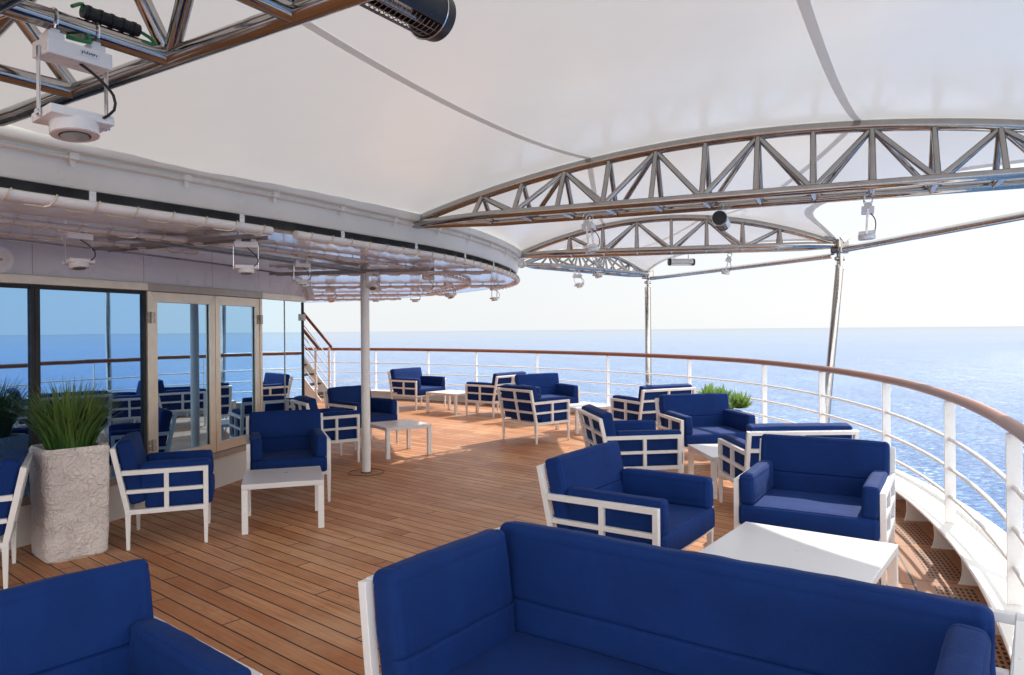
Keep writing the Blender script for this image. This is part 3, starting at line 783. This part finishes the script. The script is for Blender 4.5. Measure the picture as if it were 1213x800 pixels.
tray((-3.45, 6.15, 2.395), (-1.85, 5.42, 2.40)); tray((-2.75, 5.35, 2.39), (-1.75, 8.7, 2.40)); tray((-2.9, 8.9, 2.39), (-.9, 8.3, 2.39))

pole = empty('support_pole', (-1.756, 8.76, 0), 0, 'plain white round deck pole standing between the small tables and armchairs', 'pole')
bm = bmesh.new(); tube(bm, [(0, 0, .014), (0, 0, 2.44)], .052, 28); obj('shaft', bm, 'rail_white', pole, True)
bm = bmesh.new(); disc(bm, (0, 0, .0105), .062, .006, seg=28); obj('base_ring', bm, 'black', pole)
bm = bmesh.new()
tube(bm, [(.21*math.cos(a_), .21*math.sin(a_), .004) for a_ in [2*math.pi*k/48 for k in range(49)]], .0032, 6, cap=False); obj('caulk_ring', bm, 'black', pole)

# ------------------------------------------------------------------ canopy: trusses, posts, membrane
TR = [((-2.74,3.37),(2.25,.13),2.70,.50), ((-1.0,7.0),(4.85,4.40),2.70,.50), ((.10,10.35),(4.22,9.42),2.74,.44), ((.18,11.3),(2.60,14.0),2.70,.33)]
def tp(i, t, top=True, s=0):
    (a, b, z, h) = TR[i]; a = Vector((*a, 0)); b = Vector((*b, 0)); d_ = (b-a).normalized(); x = Vector((-d_.y, d_.x, 0))
    p = a.lerp(b, t)
    if top: return Vector((p.x, p.y, z+h*4*t*(1-t)))
    w = (.235 if s > 0 else .33)*min(1, (t+.02)/.06, (1-t)/.10) if i == 0 else .22*min(1, t/.14, (1-t)/.10)
    q = p+x*s*w; return Vector((q.x, q.y, z))
labels_t = ['nearest polished steel truss in the top left corner, carrying the close spotlight', 'big arched polished steel truss sweeping across the upper right of the view', 'second arched steel truss, behind the big one, ending on the right post', 'farthest small arched steel truss ending on the middle post']
for i in range(len(TR)):
    (a, b, z, h) = TR[i]; ln = math.hypot(b[0]-a[0], b[1]-a[1]); n = max(8, 2*round(ln/.98)) if i else 8
    rs, rc_ = (.029, .033) if i == 0 else (.0225, .024)
    k_ = 1. if i < 3 else .85
    tr = empty('canopy_truss', (a[0], a[1], 0), 0, labels_t[i], 'truss', 'arched steel canopy trusses')
    O = -Vector((a[0], a[1], 0))
    bm = bmesh.new(); tube(bm, [tp(i, t)+O for t in linspace(.0, 1, 40)], .044*k_, 16); obj('top_chord', bm, 'chrome', tr, True)
    for s in (-1, 1):
        bm = bmesh.new(); tube(bm, [tp(i, t, False, s)+O for t in [0, .02, .05, .08, .11, .14, .2, .4, .6, .8, .9, .93, .96, .985, 1]], .036*k_, 14); obj('bottom_chord', bm, 'chrome', tr, True)
    t0 = .065 if i else .05; dt = (1-2*t0)/n
    for k in range(n+1):
        t = t0+dt*k
        for s in (-1, 1):
            if 0 < k < n:
                bm = bmesh.new(); tube(bm, [tp(i, t, False, s)+O, tp(i, t)+O], rs*k_, 10); obj('strut', bm, 'chrome', tr, True)
            if k % 2 == 1:
                for kk in (k-1, k+1):
                    if 0 < kk < n:
                        bm = bmesh.new(); tube(bm, [tp(i, t0+dt*kk, False, s)+O, tp(i, t)+O+Vector((0, 0, -.02))], rs*k_, 10); obj('diagonal', bm, 'chrome', tr, True)
        if 0 < k < n:
            bm = bmesh.new(); tube(bm, [tp(i, t, False, -1)+O, tp(i, t, False, 1)+O], rc_*k_, 12); obj('cross_tube', bm, 'chrome', tr, True)
    # end plate on the ring beam
    bm = bmesh.new(); d_ = (Vector((*b, 0))-Vector((*a, 0))).normalized()
    c = -d_*.03+Vector((0, 0, z+.0)); disc(bm, c, .075*k_, .022, axis=d_, seg=24); disc(bm, c+d_*.05, .05*k_, .03, axis=d_, seg=20)
    disc(bm, c-d_*.10, .055, .16, axis=d_, seg=20)
    obj('end_plate', bm, 'cream', tr, True)
    if i in (1, 2, 3): pass
PT = [((2.30,.10,2.70),(1.75,-.35,-.6)), ((4.85,4.40,2.70),(3.62,4.95,-.6)), ((4.22,9.42,2.72),(3.87,9.33,-.6)), ((2.60,14.0,2.72),(2.58,13.9,-.6))]
pl = ['steel canopy post behind the viewer', 'steel canopy post right of the view', 'leaning polished steel post on the right, standing outside the rail behind the loveseats', 'thin polished steel post in the middle distance, standing outside the rail']
for i, (a, b) in enumerate(PT):
    if i == 0: continue
    po = empty('canopy_post', (b[0], b[1], 0), 0, pl[i], 'post', 'polished canopy posts')
    a = Vector(a)-Vector((b[0], b[1], 0)); bb = Vector((0, 0, b[2]))
    top = a+Vector((0, 0, -.24)); d_ = (a-bb).normalized()
    bm = bmesh.new(); tube(bm, [bb, top], .05 if i < 3 else .058, 18); obj('pole', bm, 'chrome', po, True)
    bm = bmesh.new(); box(bm, a+Vector((0, 0, -.16)), (.045, .10, .20), bev=.012); disc(bm, a+Vector((0, 0, -.15)), .028, .12, axis=(1, .3, 0), seg=16); box(bm, a+Vector((0, 0, -.26)), (.085, .085, .07), bev=.01)
    obj('clevis', bm, 'chrome', po)
    bm = bmesh.new(); box(bm, a+Vector((0, 0, .0)), (.19, .14, .17), Matrix.Rotation(.5, 3, 'Z'), bev=.02); box(bm, a+Vector((.04, -.06, .11)), (.10, .03, .1), Matrix.Rotation(.9, 3, 'Y'), bev=.006)
    tube(bm, [a+Vector((-.28, .05, .10)), a+Vector((-.05, 0, .06))], .014, 8); tube(bm, [a+Vector((-.25, -.15, .12)), a+Vector((0, -.02, .08))], .014, 8)
    obj('corner_plate', bm, 'chrome', po)
for i, (p, q, lb) in enumerate((((4.85,4.40,2.68),(4.22,9.42,2.68),'thick polished tube slanting from the right post to the right picture edge'), ((4.22,9.42,2.62),(2.60,14.0,2.64),'polished tube joining the right post to the middle post'), ((2.30,.10,2.68),(4.85,4.40,2.68),'polished edge tube beside the nearest canopy field'))):
    bm = bmesh.new(); p = Vector(p); q = Vector(q); d_ = (q-p).normalized()
    tube(bm, [p+d_*.12, q-d_*.12], .043 if i != 1 else .036, 16)
    tag(obj('edge_tube', bm, 'chrome', None, True), lb, 'tube', 'canopy edge tubes')

cn = empty('canopy', (0, 0, 0), 0, 'white stretched fabric canopy with grey seams covering the deck', 'canopy')
def mem_pt(i, j, s, t):
    if i == -1:   # field behind the viewer
        A = Vector((-4.6+6.6*t, -.9-2.6*t, 2.75+.5*4*t*(1-t)))
    else: A = tp(i, t)
    B = tp(j, t)
    k = 4*s*(1-s)
    p = A.lerp(B, s)
    L_ = (A-B).length
    p.z += .05-.045*L_*k*min(1., (t+.03)*2.2)*min(1, (1.05-t)*2.5)
    return p
def edge_t(s, dp): return 1.0-dp*4*s*(1-s)
for (i, j, dp) in ((-1, 0, .10), (0, 1, .10), (1, 2, .26), (2, 3, .17)):
    bm = bmesh.new(); NS, NT = 44, 150; g = []
    for a_ in range(NS+1):
        s = a_/NS; te = edge_t(s, dp); row = []
        for b_ in range(NT+1):
            t = te*b_/NT; p = mem_pt(i, j, s, t)
            if b_ == 0: p.z = 2.785
            # tension folds that run off each truss and off the beam
            dA = s*3.6; dB = (1-s)*3.6; dR = t*5.5
            fold = math.exp(-min(dA, dB)/.32)*(1-math.exp(-min(dA, dB)/.05))
            p.z -= .009*fold*abs(math.sin(math.pi*t*12.5+noise.noise(Vector((t*9, i, 0)))))**3
            p.z -= .010*math.exp(-dR/.16)*(1-math.exp(-dR/.03))*abs(math.sin(s*math.pi*11))**3
            row.append(bm.verts.new(p))
        g.append(row)
    for a_ in range(NS):
        for b_ in range(NT): bm.faces.new((g[a_][b_], g[a_+1][b_], g[a_+1][b_+1], g[a_][b_+1]))
    pn = obj('panel', bm, 'membrane', cn, True)
    for tt in (.285, .61):
        bm = bmesh.new(); prev = None
        for a_ in range(NS*2+1):
            s = a_/(NS*2)
            if tt > edge_t(s, dp)-.03:
                if len(bm.faces): obj('seam_tape', bm, 'seamgrey', pn, True); bm = bmesh.new()
                prev = None; continue
            q = [mem_pt(i, j, s, tt+dd) for dd in (-.0040, .0040)]
            r = [bm.verts.new(v_+Vector((0, 0, -.006))) for v_ in q]
            if prev: bm.faces.new((prev[0], prev[1], r[1], r[0]))
            prev = r
        if len(bm.faces): obj('seam_tape', bm, 'seamgrey', pn, True)
        else: bm.free()
    # hem along the free edge
    bm = bmesh.new(); prev = None
    for a_ in range(NS+1):
        s = a_/NS; te = edge_t(s, dp); q = [mem_pt(i, j, s, te-.02), mem_pt(i, j, s, te)]
        r = [bm.verts.new(v_+Vector((0, 0, -.005))) for v_ in q]
        if prev: bm.faces.new((prev[0], prev[1], r[1], r[0]))
        prev = r
    obj('hem', bm, 'seamgrey', pn, True)

# ------------------------------------------------------------------ lamps and heaters
def make_lamp(tilt):
    root = empty('spotlight')
    bm = bmesh.new(); box(bm, (0, 0, -.075), (.235, .12, .06), bev=.006); obj('ballast_box', bm, 'rail_white', root)
    for s in (-1, 1):
        bm = bmesh.new(); box(bm, (s*.075, 0, -.03), (.055, .075, .032), bev=.004); box(bm, (s*.075, .0, -.008), (.03, .055, .016), bev=.003)
        cl = obj('clamp', bm, 'rail_white', root)
        bm = bmesh.new(); tube(bm, [(s*.075, .043*math.cos(a_), .037+.043*math.sin(a_)) for a_ in linspace(-.9, math.pi+.9, 14)], .006, 6)
        obj('hose_clip', bm, 'reflector', cl)
    for s in (-1, 1):
        bm = bmesh.new(); box(bm, (s*.123, 0, -.20), (.006, .022, .26), bev=.002); disc(bm, (s*.128, 0, -.315), .012, .01, axis=(1, 0, 0), seg=12); obj('bracket_arm', bm, 'reflector', root)
    q = Matrix.Translation((0, 0, -.315)) @ Matrix.Rotation(tilt, 4, 'X')
    bm = bmesh.new(); box(bm, (0, 0, .0), (.232, .15, .035), bev=.006); disc(bm, (0, 0, -.035), .083, .05, seg=40); bmesh.ops.transform(bm, matrix=q, verts=bm.verts)
    h = obj('lamp_head', bm, 'rail_white', root, True)
    bm = bmesh.new(); disc(bm, (0, 0, -.0612), .078, .002, seg=40); bmesh.ops.transform(bm, matrix=q, verts=bm.verts); obj('trim_ring', bm, 'pipe', h)
    bm = bmesh.new(); disc(bm, (0, 0, -.0632), .054, .002, seg=40); bmesh.ops.transform(bm, matrix=q, verts=bm.verts); obj('gasket', bm, 'black', h)
    bm = bmesh.new(); disc(bm, (0, 0, -.065), .049, .002, seg=40); bmesh.ops.transform(bm, matrix=q, verts=bm.verts); obj('lens', bm, 'lens', h)
    bm = bmesh.new(); tube(bm, catmull([(.01, -.03, -.105), (.05, -.07, -.15), (.105, -.085, -.21), (.11, -.08, -.265), (.07, -.078, -.305)], .02), .0055, 8); obj('cable', bm, 'black', root, True)
    return root
# one per place: (x, y, z of the tube axis, heading, tilt, label, scale)
lm = make_lamp(R(-7))
LC = tp(0, .275, False, 1).lerp(tp(0, .275, False, -1), .60)
lamps = [
 (LC.x,LC.y,2.70,R(57),'closest spotlight in the top left corner hanging from the nearest truss'),
 (-2.95,4.98,2.44,R(60),'white spotlight under the soffit above the left window pane'),
 (-2.00,5.52,2.44,R(25),'white spotlight under the soffit in front of the second glass door'),
 (-2.03,7.10,2.42,R(35),'spotlight under the soffit just left of the round horn speaker'),
 (-2.95,11.9,2.44,R(40),'small spotlight over the far staircase below the soffit'),
 (-2.2,11.9,2.44,R(30),'small spotlight below the soffit just right of the white pole'),
 (-1.62,8.55,2.44,R(10),'spotlight right behind the top of the white pole'),
 (-1.05,9.3,2.44,R(20),'tilted spotlight under the soffit midway between pole and canopy tip'),
 (-1.60,12.2,2.44,R(20),'small spotlight at the far edge of the soffit above the farthest loveseat'),
 (-.95,10.9,2.44,R(50),'small spotlight near the far edge of the soffit, left of its tip'),
 (-.28,11.9,2.44,R(60),'small dark-tipped spotlight right at the far tip of the soffit'),
 (.66,6.27,2.655,R(70),'spotlight under the left half of the big arched truss'),
 (2.68,5.50,2.655,R(65),'spotlight under the right half of the big arched truss, near the right post'),
 (1.2,10.30,2.69,R(40),'small spotlight at left under the second arched truss'),
 (2.95,9.92,2.69,R(75),'small spotlight under the second arched truss, near the right post'),
 (1.10,12.35,2.66,R(30),'small spotlight hanging under the farthest truss'),
]
for i, (x, y, z, rz, lb) in enumerate(lamps):
    o = lm if i == 0 else copy_tree(lm)
    o.location = (x, y, z-.034); o.rotation_euler = (0, 0, rz); o.scale = (.86, .86, .86) if i == 0 else ((.72,)*3 if i in (1, 2, 11, 12) else (.64,)*3); o.rotation_euler.x = [0, R(-4), 0, R(3), R(-14), R(6), R(-22), R(38), R(9), R(-16), 0, R(-6), R(3), R(-8), R(14), R(-20)][i]; tag(o, lb, 'spotlight', 'white spotlights on twin brackets')
# rating label on the close lamp's box, a green earth lead and taped cable on its tube
bm = bmesh.new(); box(bm, (.03, -.0615, -.072), (.07, .001, .02)); lab = obj('rating_label', bm, 'tabletop', lm)
bm = bmesh.new()
for k in range(9): box(bm, (.002+k*.0065, -.0625, -.070+.003*(k % 2)), (.0035, .0006, .007 if k % 3 else .011))
obj('label_print', bm, 'heater', lab)
t_dir = (tp(0, .275, False, 1)-tp(0, .275, False, -1)).normalized()
cx = LC.copy()
bm = bmesh.new(); a_ = cx+t_dir*.03+Vector((.0, -.0, .062)); b_ = cx+t_dir*.22+Vector((0, 0, .060))
tube(bm, [a_.lerp(b_, k/12) for k in range(13)], .022, 12)
for k in range(5): c_ = a_.lerp(b_, (k+.5)/5); disc(bm, c_, .025, .01, axis=t_dir, seg=12)
tag(obj('cable_joint', bm, 'black', None, True), 'black taped cable joint strapped on the nearest truss beside the close spotlight', 'cable joint')
bm = bmesh.new(); tube(bm, catmull([cx+t_dir*-.02+Vector((.03, -.02, .05)), cx+t_dir*.03+Vector((0, 0, .085)), a_, ], .02)+[], .006, 8)
tag(obj('earth_cable', bm, 'green', None, True), 'short green cable bending into the left end of the taped black joint', 'cable')
bm = bmesh.new(); tube(bm, catmull([b_, b_+t_dir*.04+Vector((0, 0, -.01)), b_+t_dir*.03+Vector((.03, .0, -.04)), b_+t_dir*-.02+Vector((.03, .0, -.045))], .015), .006, 8)
tag(obj('earth_cable', bm, 'green', None, True), 'short green cable leaving the right end of the taped black joint', 'cable')
bm = bmesh.new(); tube(bm, catmull([cx+t_dir*-.02+Vector((0, 0, -.04)), cx+t_dir*.04+Vector((.03, -.03, -.05)), cx+t_dir*.07+Vector((0, -.04, -.02)), cx+t_dir*.10+Vector((0, -.03, .02))], .015), .007, 8)
tag(obj('earth_cable', bm, 'green', None, True), 'green cable loop under the truss tube between the two clamps of the close spotlight', 'cable')

def make_heater():
    root = empty('patio_heater')
    r, ln = .085, .56
    bm = bmesh.new(); prof = []
    # half-round casing, open downwards-forward
    A = [R(60+240*k/20) for k in range(21)]
    rows = []
    for xx in linspace(-ln/2, ln/2, 8):
        rows.append([bm.verts.new((xx, r*math.sin(a), r*.92*math.cos(a+math.pi))) for a in A]+[bm.verts.new((xx, .93*r*math.sin(a), .93*r*.92*math.cos(a+math.pi))) for a in reversed(A)])
    for p_, q_ in zip(rows, rows[1:]):
        m_ = len(p_)
        for k in range(m_): bm.faces.new((p_[k], p_[(k+1) % m_], q_[(k+1) % m_], q_[k]))
    bm.faces.new(rows[0]); bm.faces.new(list(reversed(rows[-1])))
    obj('casing', bm, 'heater', root, True)
    for s in (-1, 1):
        bm = bmesh.new(); disc(bm, (s*(ln/2+.024), 0, 0), r*.99, .05, axis=(s, 0, 0), seg=36, r2=r*.93); obj('end_cap', bm, 'heater', root, True)
        bm = bmesh.new(); tube(bm, [(s*ln/2-.001*s, r*1.005*math.cos(a), r*1.005*math.sin(a)) for a in linspace(0, 2*math.pi, 36)], .003, 6, cap=False); obj('trim_ring', bm, 'reflector', root)
    bm = bmesh.new(); box(bm, (0, .0, -.012), (ln*.96, r*1.1, .006)); o = obj('reflector', bm, 'reflector', root)
    bm = bmesh.new(); tube(bm, [(-ln*.46, 0, -.035), (ln*.46, 0, -.035)], .009, 10); obj('element', bm, 'lens', root)
    bm = bmesh.new()
    for k in range(26):
        xx = -ln/2+ln*(k+.5)/26
        tube(bm, [(xx, r*.9*math.sin(a), -r*.9*math.cos(a)) for a in linspace(-R(58), R(58), 7)], .0016, 4)
    for a in (-.7, -.35, 0, .35, .7): tube(bm, [(-ln/2, r*.9*math.sin(a), -r*.9*math.cos(a)), (ln/2, r*.9*math.sin(a), -r*.9*math.cos(a))], .0018, 4)
    obj('wire_guard', bm, 'gridmesh', root)
    bm = bmesh.new()
    for s in (-1, 1): beam(bm, (s*.18, 0, r*.9), (s*.18, 0, .17), .02, .006)
    obj('bracket', bm, 'rail_white', root)
    return root
ht = make_heater()
heaters = [((-.42,2.18,2.745),(R(14),0,R(57)),'black cylinder heater with wire guard hanging at the top edge of the view'),
           ((1.72,6.00,2.57),(R(15),0,R(70)),'black-ended heater hanging under the middle of the big arched truss'),
           ((2.33,10.05,2.60),(0,0,R(5)),'small heater with black end under the second arched truss, left of the right post')]
for i, (lc, ro, lb) in enumerate(heaters):
    o = ht if i == 0 else copy_tree(ht)
    o.location = lc; o.rotation_euler = ro; o.scale = [(1, 1, 1), (.62, .7, .7), (.55, .6, .6)][i]; tag(o, lb, 'heater', 'tube-shaped terrace heaters')
    if i:
        for ch in o.children:
            if ch.name.startswith('casing'): ch.data = ch.data.copy(); ch.data.materials[0] = M['rail_white']

# horn speaker and round wall speaker
hs2 = empty('horn_speaker', (-2.80, 10.12, 2.22), R(-60), 'white horn speaker on the corner of the glass wall', 'speaker')
bm = bmesh.new(); box(bm, (0, 0, 0), (.17, .10, .2), Matrix.Rotation(.25, 3, 'X'), bev=.03); obj('body', bm, 'pipe', hs2, True)
bm = bmesh.new(); disc(bm, (.0, -.07, -.01), .065, .04, axis=(0, -1, -.2), seg=28, r2=.05); obj('horn', bm, 'rail_white', hs2, True)
bm = bmesh.new(); beam(bm, (0, .02, .1), (0, .02, .22), .03, .01); obj('bracket', bm, 'rail_white', hs2)
sp = empty('wall_speaker', (-3.98, 5.66, 2.27), 0, 'round white speaker on the wall at the left picture edge', 'speaker')
ax = Vector((.9, -.42, 0))
bm = bmesh.new(); disc(bm, ax*.03, .10, .05, axis=ax, seg=40); obj('body', bm, 'rail_white', sp, True)
bm = bmesh.new(); disc(bm, ax*.058, .062, .006, axis=ax, seg=40); obj('grille', bm, 'pipe', sp, True)
bm = bmesh.new(); disc(bm, ax*.062, .012, .006, axis=ax, seg=16); obj('centre_cap', bm, 'frame_dark', sp, True)

# ------------------------------------------------------------------ planter, grass, agave
pt = empty('planter', (-3.42, 5.65, 0), R(46), 'tall square crinkled off-white stone planter at the left window', 'planter')
bm = bmesh.new()
hw, hh_, rc = .228, .84, .055
NP = 96; NZ = 60; rows = []
def sq(a, h, r):
    # rounded square outline by angle
    c, s = math.cos(a), math.sin(a); k = 9.0
    rad = h/((abs(c)**k+abs(s)**k)**(1/k)); return Vector((c*rad, s*rad))
for kz in range(NZ+1):
    z = hh_*kz/NZ; f = kz/NZ
    e = 1.
    if z < .03: e = 1-.10*(1-z/.03)**2
    if z > hh_-.03: e = 1-.07*((z-hh_+.03)/.03)**2
    e *= .97+.05*f
    row = []
    for k in range(NP):
        a = 2*math.pi*k/NP; p = sq(a, hw*e, rc)
        v3 = Vector((p.x*9, p.y*9, z*9))
        dsp = noise.noise(v3)*.006+abs(noise.noise(v3*2.3))*-.009+noise.noise(v3*.5)*.006
        p = p*(1+dsp/p.length); row.append(bm.verts.new((p.x, p.y, z)))
    rows.append(row)
for p_, q_ in zip(rows, rows[1:]):
    for k in range(NP): bm.faces.new((p_[k], p_[(k+1) % NP], q_[(k+1) % NP], q_[k]))
bm.faces.new(list(reversed(rows[0])))
inner = [bm.verts.new((v.co.x*.86, v.co.y*.86, hh_-.005)) for v in rows[-1]]; low = [bm.verts.new((v.co.x*.84, v.co.y*.84, hh_-.08)) for v in rows[-1]]
for k in range(NP):
    bm.faces.new((rows[-1][k], rows[-1][(k+1) % NP], inner[(k+1) % NP], inner[k])); bm.faces.new((inner[k], inner[(k+1) % NP], low[(k+1) % NP], low[k]))
obj('pot', bm, 'stone', pt, True)
bm = bmesh.new(); box(bm, (0, 0, hh_-.06), (.34, .34, .03)); obj('soil', bm, 'soil', pt)

def blade(bm, uvl, base, dirv, ln, w, bend, idx, seg=7):
    side = Vector((-dirv.y, dirv.x, 0)).normalized(); prev = None
    p = base.copy(); d_ = (Vector((0, 0, 1))+dirv*.22).normalized()
    for k in range(seg+1):
        f = k/seg; ww = w*(1-f**1.7)+.0006
        r = [bm.verts.new(p-side*ww), bm.verts.new(p+side*ww)]
        if prev:
            fc = bm.faces.new((prev[0], prev[1], r[1], r[0]))
            for lp, vv in zip(fc.loops, ((k-1)/seg, (k-1)/seg, f, f)): lp[uvl].uv = (idx+.5, vv)
        prev = r
        d_ = (d_+(dirv*bend+Vector((0, 0, -bend*.45)))*(.10+f*.28)).normalized()
        p = p+d_*ln/seg
bm = bmesh.new(); uvl = bm.loops.layers.uv.verify()
for k in range(780):
    a = random.uniform(0, 2*math.pi); rr = math.sqrt(random.random())*.155
    base = Vector((rr*math.cos(a), rr*math.sin(a), hh_-.05))
    a2 = a+random.gauss(0, .6); dv = Vector((math.cos(a2), math.sin(a2), 0))
    spread = rr/.155
    blade(bm, uvl, base, dv*(.35+spread), random.uniform(.34, .60), random.uniform(.0035, .0075), random.uniform(.1, .62)*(.3+spread), k)
og = empty('ornamental_grass', (-3.42, 5.65, 0), 0, 'bushy green ornamental grass growing out of the tall stone planter', 'plant')
obj('blades', bm, 'grass', og, True)
bm = bmesh.new(); uvl = bm.loops.layers.uv.verify(); idx = 0
for (ox, oy, oz, sc_) in ((-.16, .0, .66, 1.), (.24, -.05, .58, .95), (.05, .15, .66, .85), (-.02, -.2, .55, .75)):
    for k in range(46):
        a = k*2.39996; el = R(78-70*(k/46)**.75)
        dv = Vector((math.cos(a)*math.cos(el), math.sin(a)*math.cos(el), math.sin(el)))
        side = Vector((-math.sin(a), math.cos(a), 0)); nn = side.cross(dv)
        ln = sc_*random.uniform(.20, .27); w = sc_*.042; prev = None; c0 = Vector((ox, oy, oz))
        for q in range(7):
            f = q/6; ww = w*(.45+1.6*f*(1-f)*1.4)*(1-f**4)+.0008
            cp = c0+dv*ln*f+Vector((0, 0, .035*f*f*sc_))
            r = [bm.verts.new(cp-side*ww+nn*ww*.35), bm.verts.new(cp), bm.verts.new(cp+side*ww+nn*ww*.35)]
            if prev:
                for z_ in (0, 1):
                    fc = bm.faces.new((prev[z_], prev[z_+1], r[z_+1], r[z_]))
                    for lp, vv in zip(fc.loops, ((q-1)/6, (q-1)/6, f, f)): lp[uvl].uv = (idx+.5, vv*.8)
            prev = r
        idx += 1
ag = empty('agave_plant', (2.90, 10.2, 0), 0, 'spiky light green agave rosettes behind the sunlit loveseat near the rail', 'plant')
obj('rosettes', bm, 'agave', ag, True)
pp = empty('round_planter', (2.90, 10.2, 0), 0, 'low off-white planter under the agave, hidden behind the loveseat', 'planter')
bm = bmesh.new(); disc(bm, (0, 0, .27), .22, .54, seg=40, r2=.29); obj('pot', bm, 'stone', pp, True)
bm = bmesh.new(); disc(bm, (0, 0, .5425), .26, .004, seg=40); obj('soil', bm, 'soil', pp)

# tube below the rail outside at right
fd = empty('outboard_tube', (0, 0, 0), 0, 'black horizontal tube outside the hull below the rail at the right edge', 'tube')
bm = bmesh.new(); tube(bm, [(5.3, 7.6, -.6), (6.2, 6.6, -.6), (7.3, 5.2, -.6)], .06, 14); obj('tube_body', bm, 'hull_dark', fd, True)
bm = bmesh.new()
for q in ((5.4, 7.48), (6.3, 6.48), (7.2, 5.33)): tube(bm, [(q[0], q[1], -.64), (q[0], q[1], -1.6)], .03, 10)
obj('bracket', bm, 'hull_dark', fd, True)

# ------------------------------------------------------------------ sea, sky, sun, camera
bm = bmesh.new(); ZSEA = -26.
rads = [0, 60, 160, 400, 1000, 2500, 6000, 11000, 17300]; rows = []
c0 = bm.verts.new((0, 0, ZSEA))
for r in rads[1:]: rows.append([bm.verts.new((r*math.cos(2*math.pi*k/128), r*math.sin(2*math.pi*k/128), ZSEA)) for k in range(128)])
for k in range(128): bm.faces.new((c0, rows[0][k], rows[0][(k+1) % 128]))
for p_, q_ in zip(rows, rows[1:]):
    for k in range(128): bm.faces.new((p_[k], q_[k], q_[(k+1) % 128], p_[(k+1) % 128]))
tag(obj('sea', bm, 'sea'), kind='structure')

SUN_EL = R(43); sd = Vector((.64, .77, 0)).normalized()
to_sun = Vector((sd.x*math.cos(SUN_EL), sd.y*math.cos(SUN_EL), math.sin(SUN_EL)))
w = bpy.data.worlds.new('World'); S.world = w; w.use_nodes = True
nt = w.node_tree; bg = nt.nodes['Background']
sky = nt.nodes.new('ShaderNodeTexSky'); sky.sky_type = 'NISHITA'; sky.sun_disc = False
sky.sun_elevation = SUN_EL; sky.sun_rotation = math.atan2(sd.x, sd.y)
sky.altitude = 0; sky.air_density = 1.0; sky.dust_density = 1.0; sky.ozone_density = 1.2
# summer sea haze: a pale band that thins with height, mixed over the physical sky, plus fill brightness added out of view
tc = nt.nodes.new('ShaderNodeTexCoord'); sx_ = nt.nodes.new('ShaderNodeSeparateXYZ'); nt.links.new(tc.outputs['Generated'], sx_.inputs[0])
hf = mapr(nt, sx_.outputs[2], 0., .75, .93, .6)
sc_ = nt.nodes.new('ShaderNodeVectorMath'); sc_.operation = 'SCALE'; sc_.inputs['Scale'].default_value = .11
nt.links.new(sky.outputs[0], sc_.inputs[0])
hzc = mixc(nt, mapr(nt, sx_.outputs[2], .25, .55, 0, 1), (.86, .89, .915), (2.15, 2.2, 2.25))  # made brighter overhead, above the visible sky, to light the deck
rear_fill = mapr(nt, sx_.outputs[1], .05, -.55, 0, 1)  # added bright sky behind the viewer, fills the shaded interior
hzc = mixc(nt, mapr(nt, sx_.outputs[0], .0, .6, 0, .8), hzc, mixc(nt, 1., hzc, (1.14, 1.12, 1.10), 'MULTIPLY'))
hzc = mixc(nt, rear_fill, hzc, (3.1, 3.05, 2.95))
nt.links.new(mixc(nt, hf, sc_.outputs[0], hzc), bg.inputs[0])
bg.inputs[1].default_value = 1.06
sl = bpy.data.lights.new('sun', 'SUN'); sl.energy = 5.0; sl.angle = R(.55); sl.color = (1, .95, .88)
so = bpy.data.objects.new('sun', sl); COL.objects.link(so); so.rotation_euler = to_sun.to_track_quat('Z', 'Y').to_euler(); so.location = (10, 12, 20)

cam = bpy.data.cameras.new('camera'); co = bpy.data.objects.new('camera', cam); COL.objects.link(co); S.camera = co
co.location = (0, 0, 1.7)
cam.sensor_width = 36; cam.lens = 868/1213*36; cam.clip_end = 60000; cam.clip_start = .05
cam.shift_y = -(400-390.1)/1213
roll = .0085
# level view along +y, horizon rising slightly to the right
co.rotation_euler = (Matrix.Rotation(R(90), 4, 'X') @ Matrix.Rotation(-roll, 4, 'Z')).to_euler()
S.view_settings.view_transform = 'Standard'; S.view_settings.look = 'None'; S.view_settings.exposure = 0
S.render.engine = 'CYCLES'
S.cycles.max_bounces = 8; S.cycles.diffuse_bounces = 6; S.cycles.glossy_bounces = 4
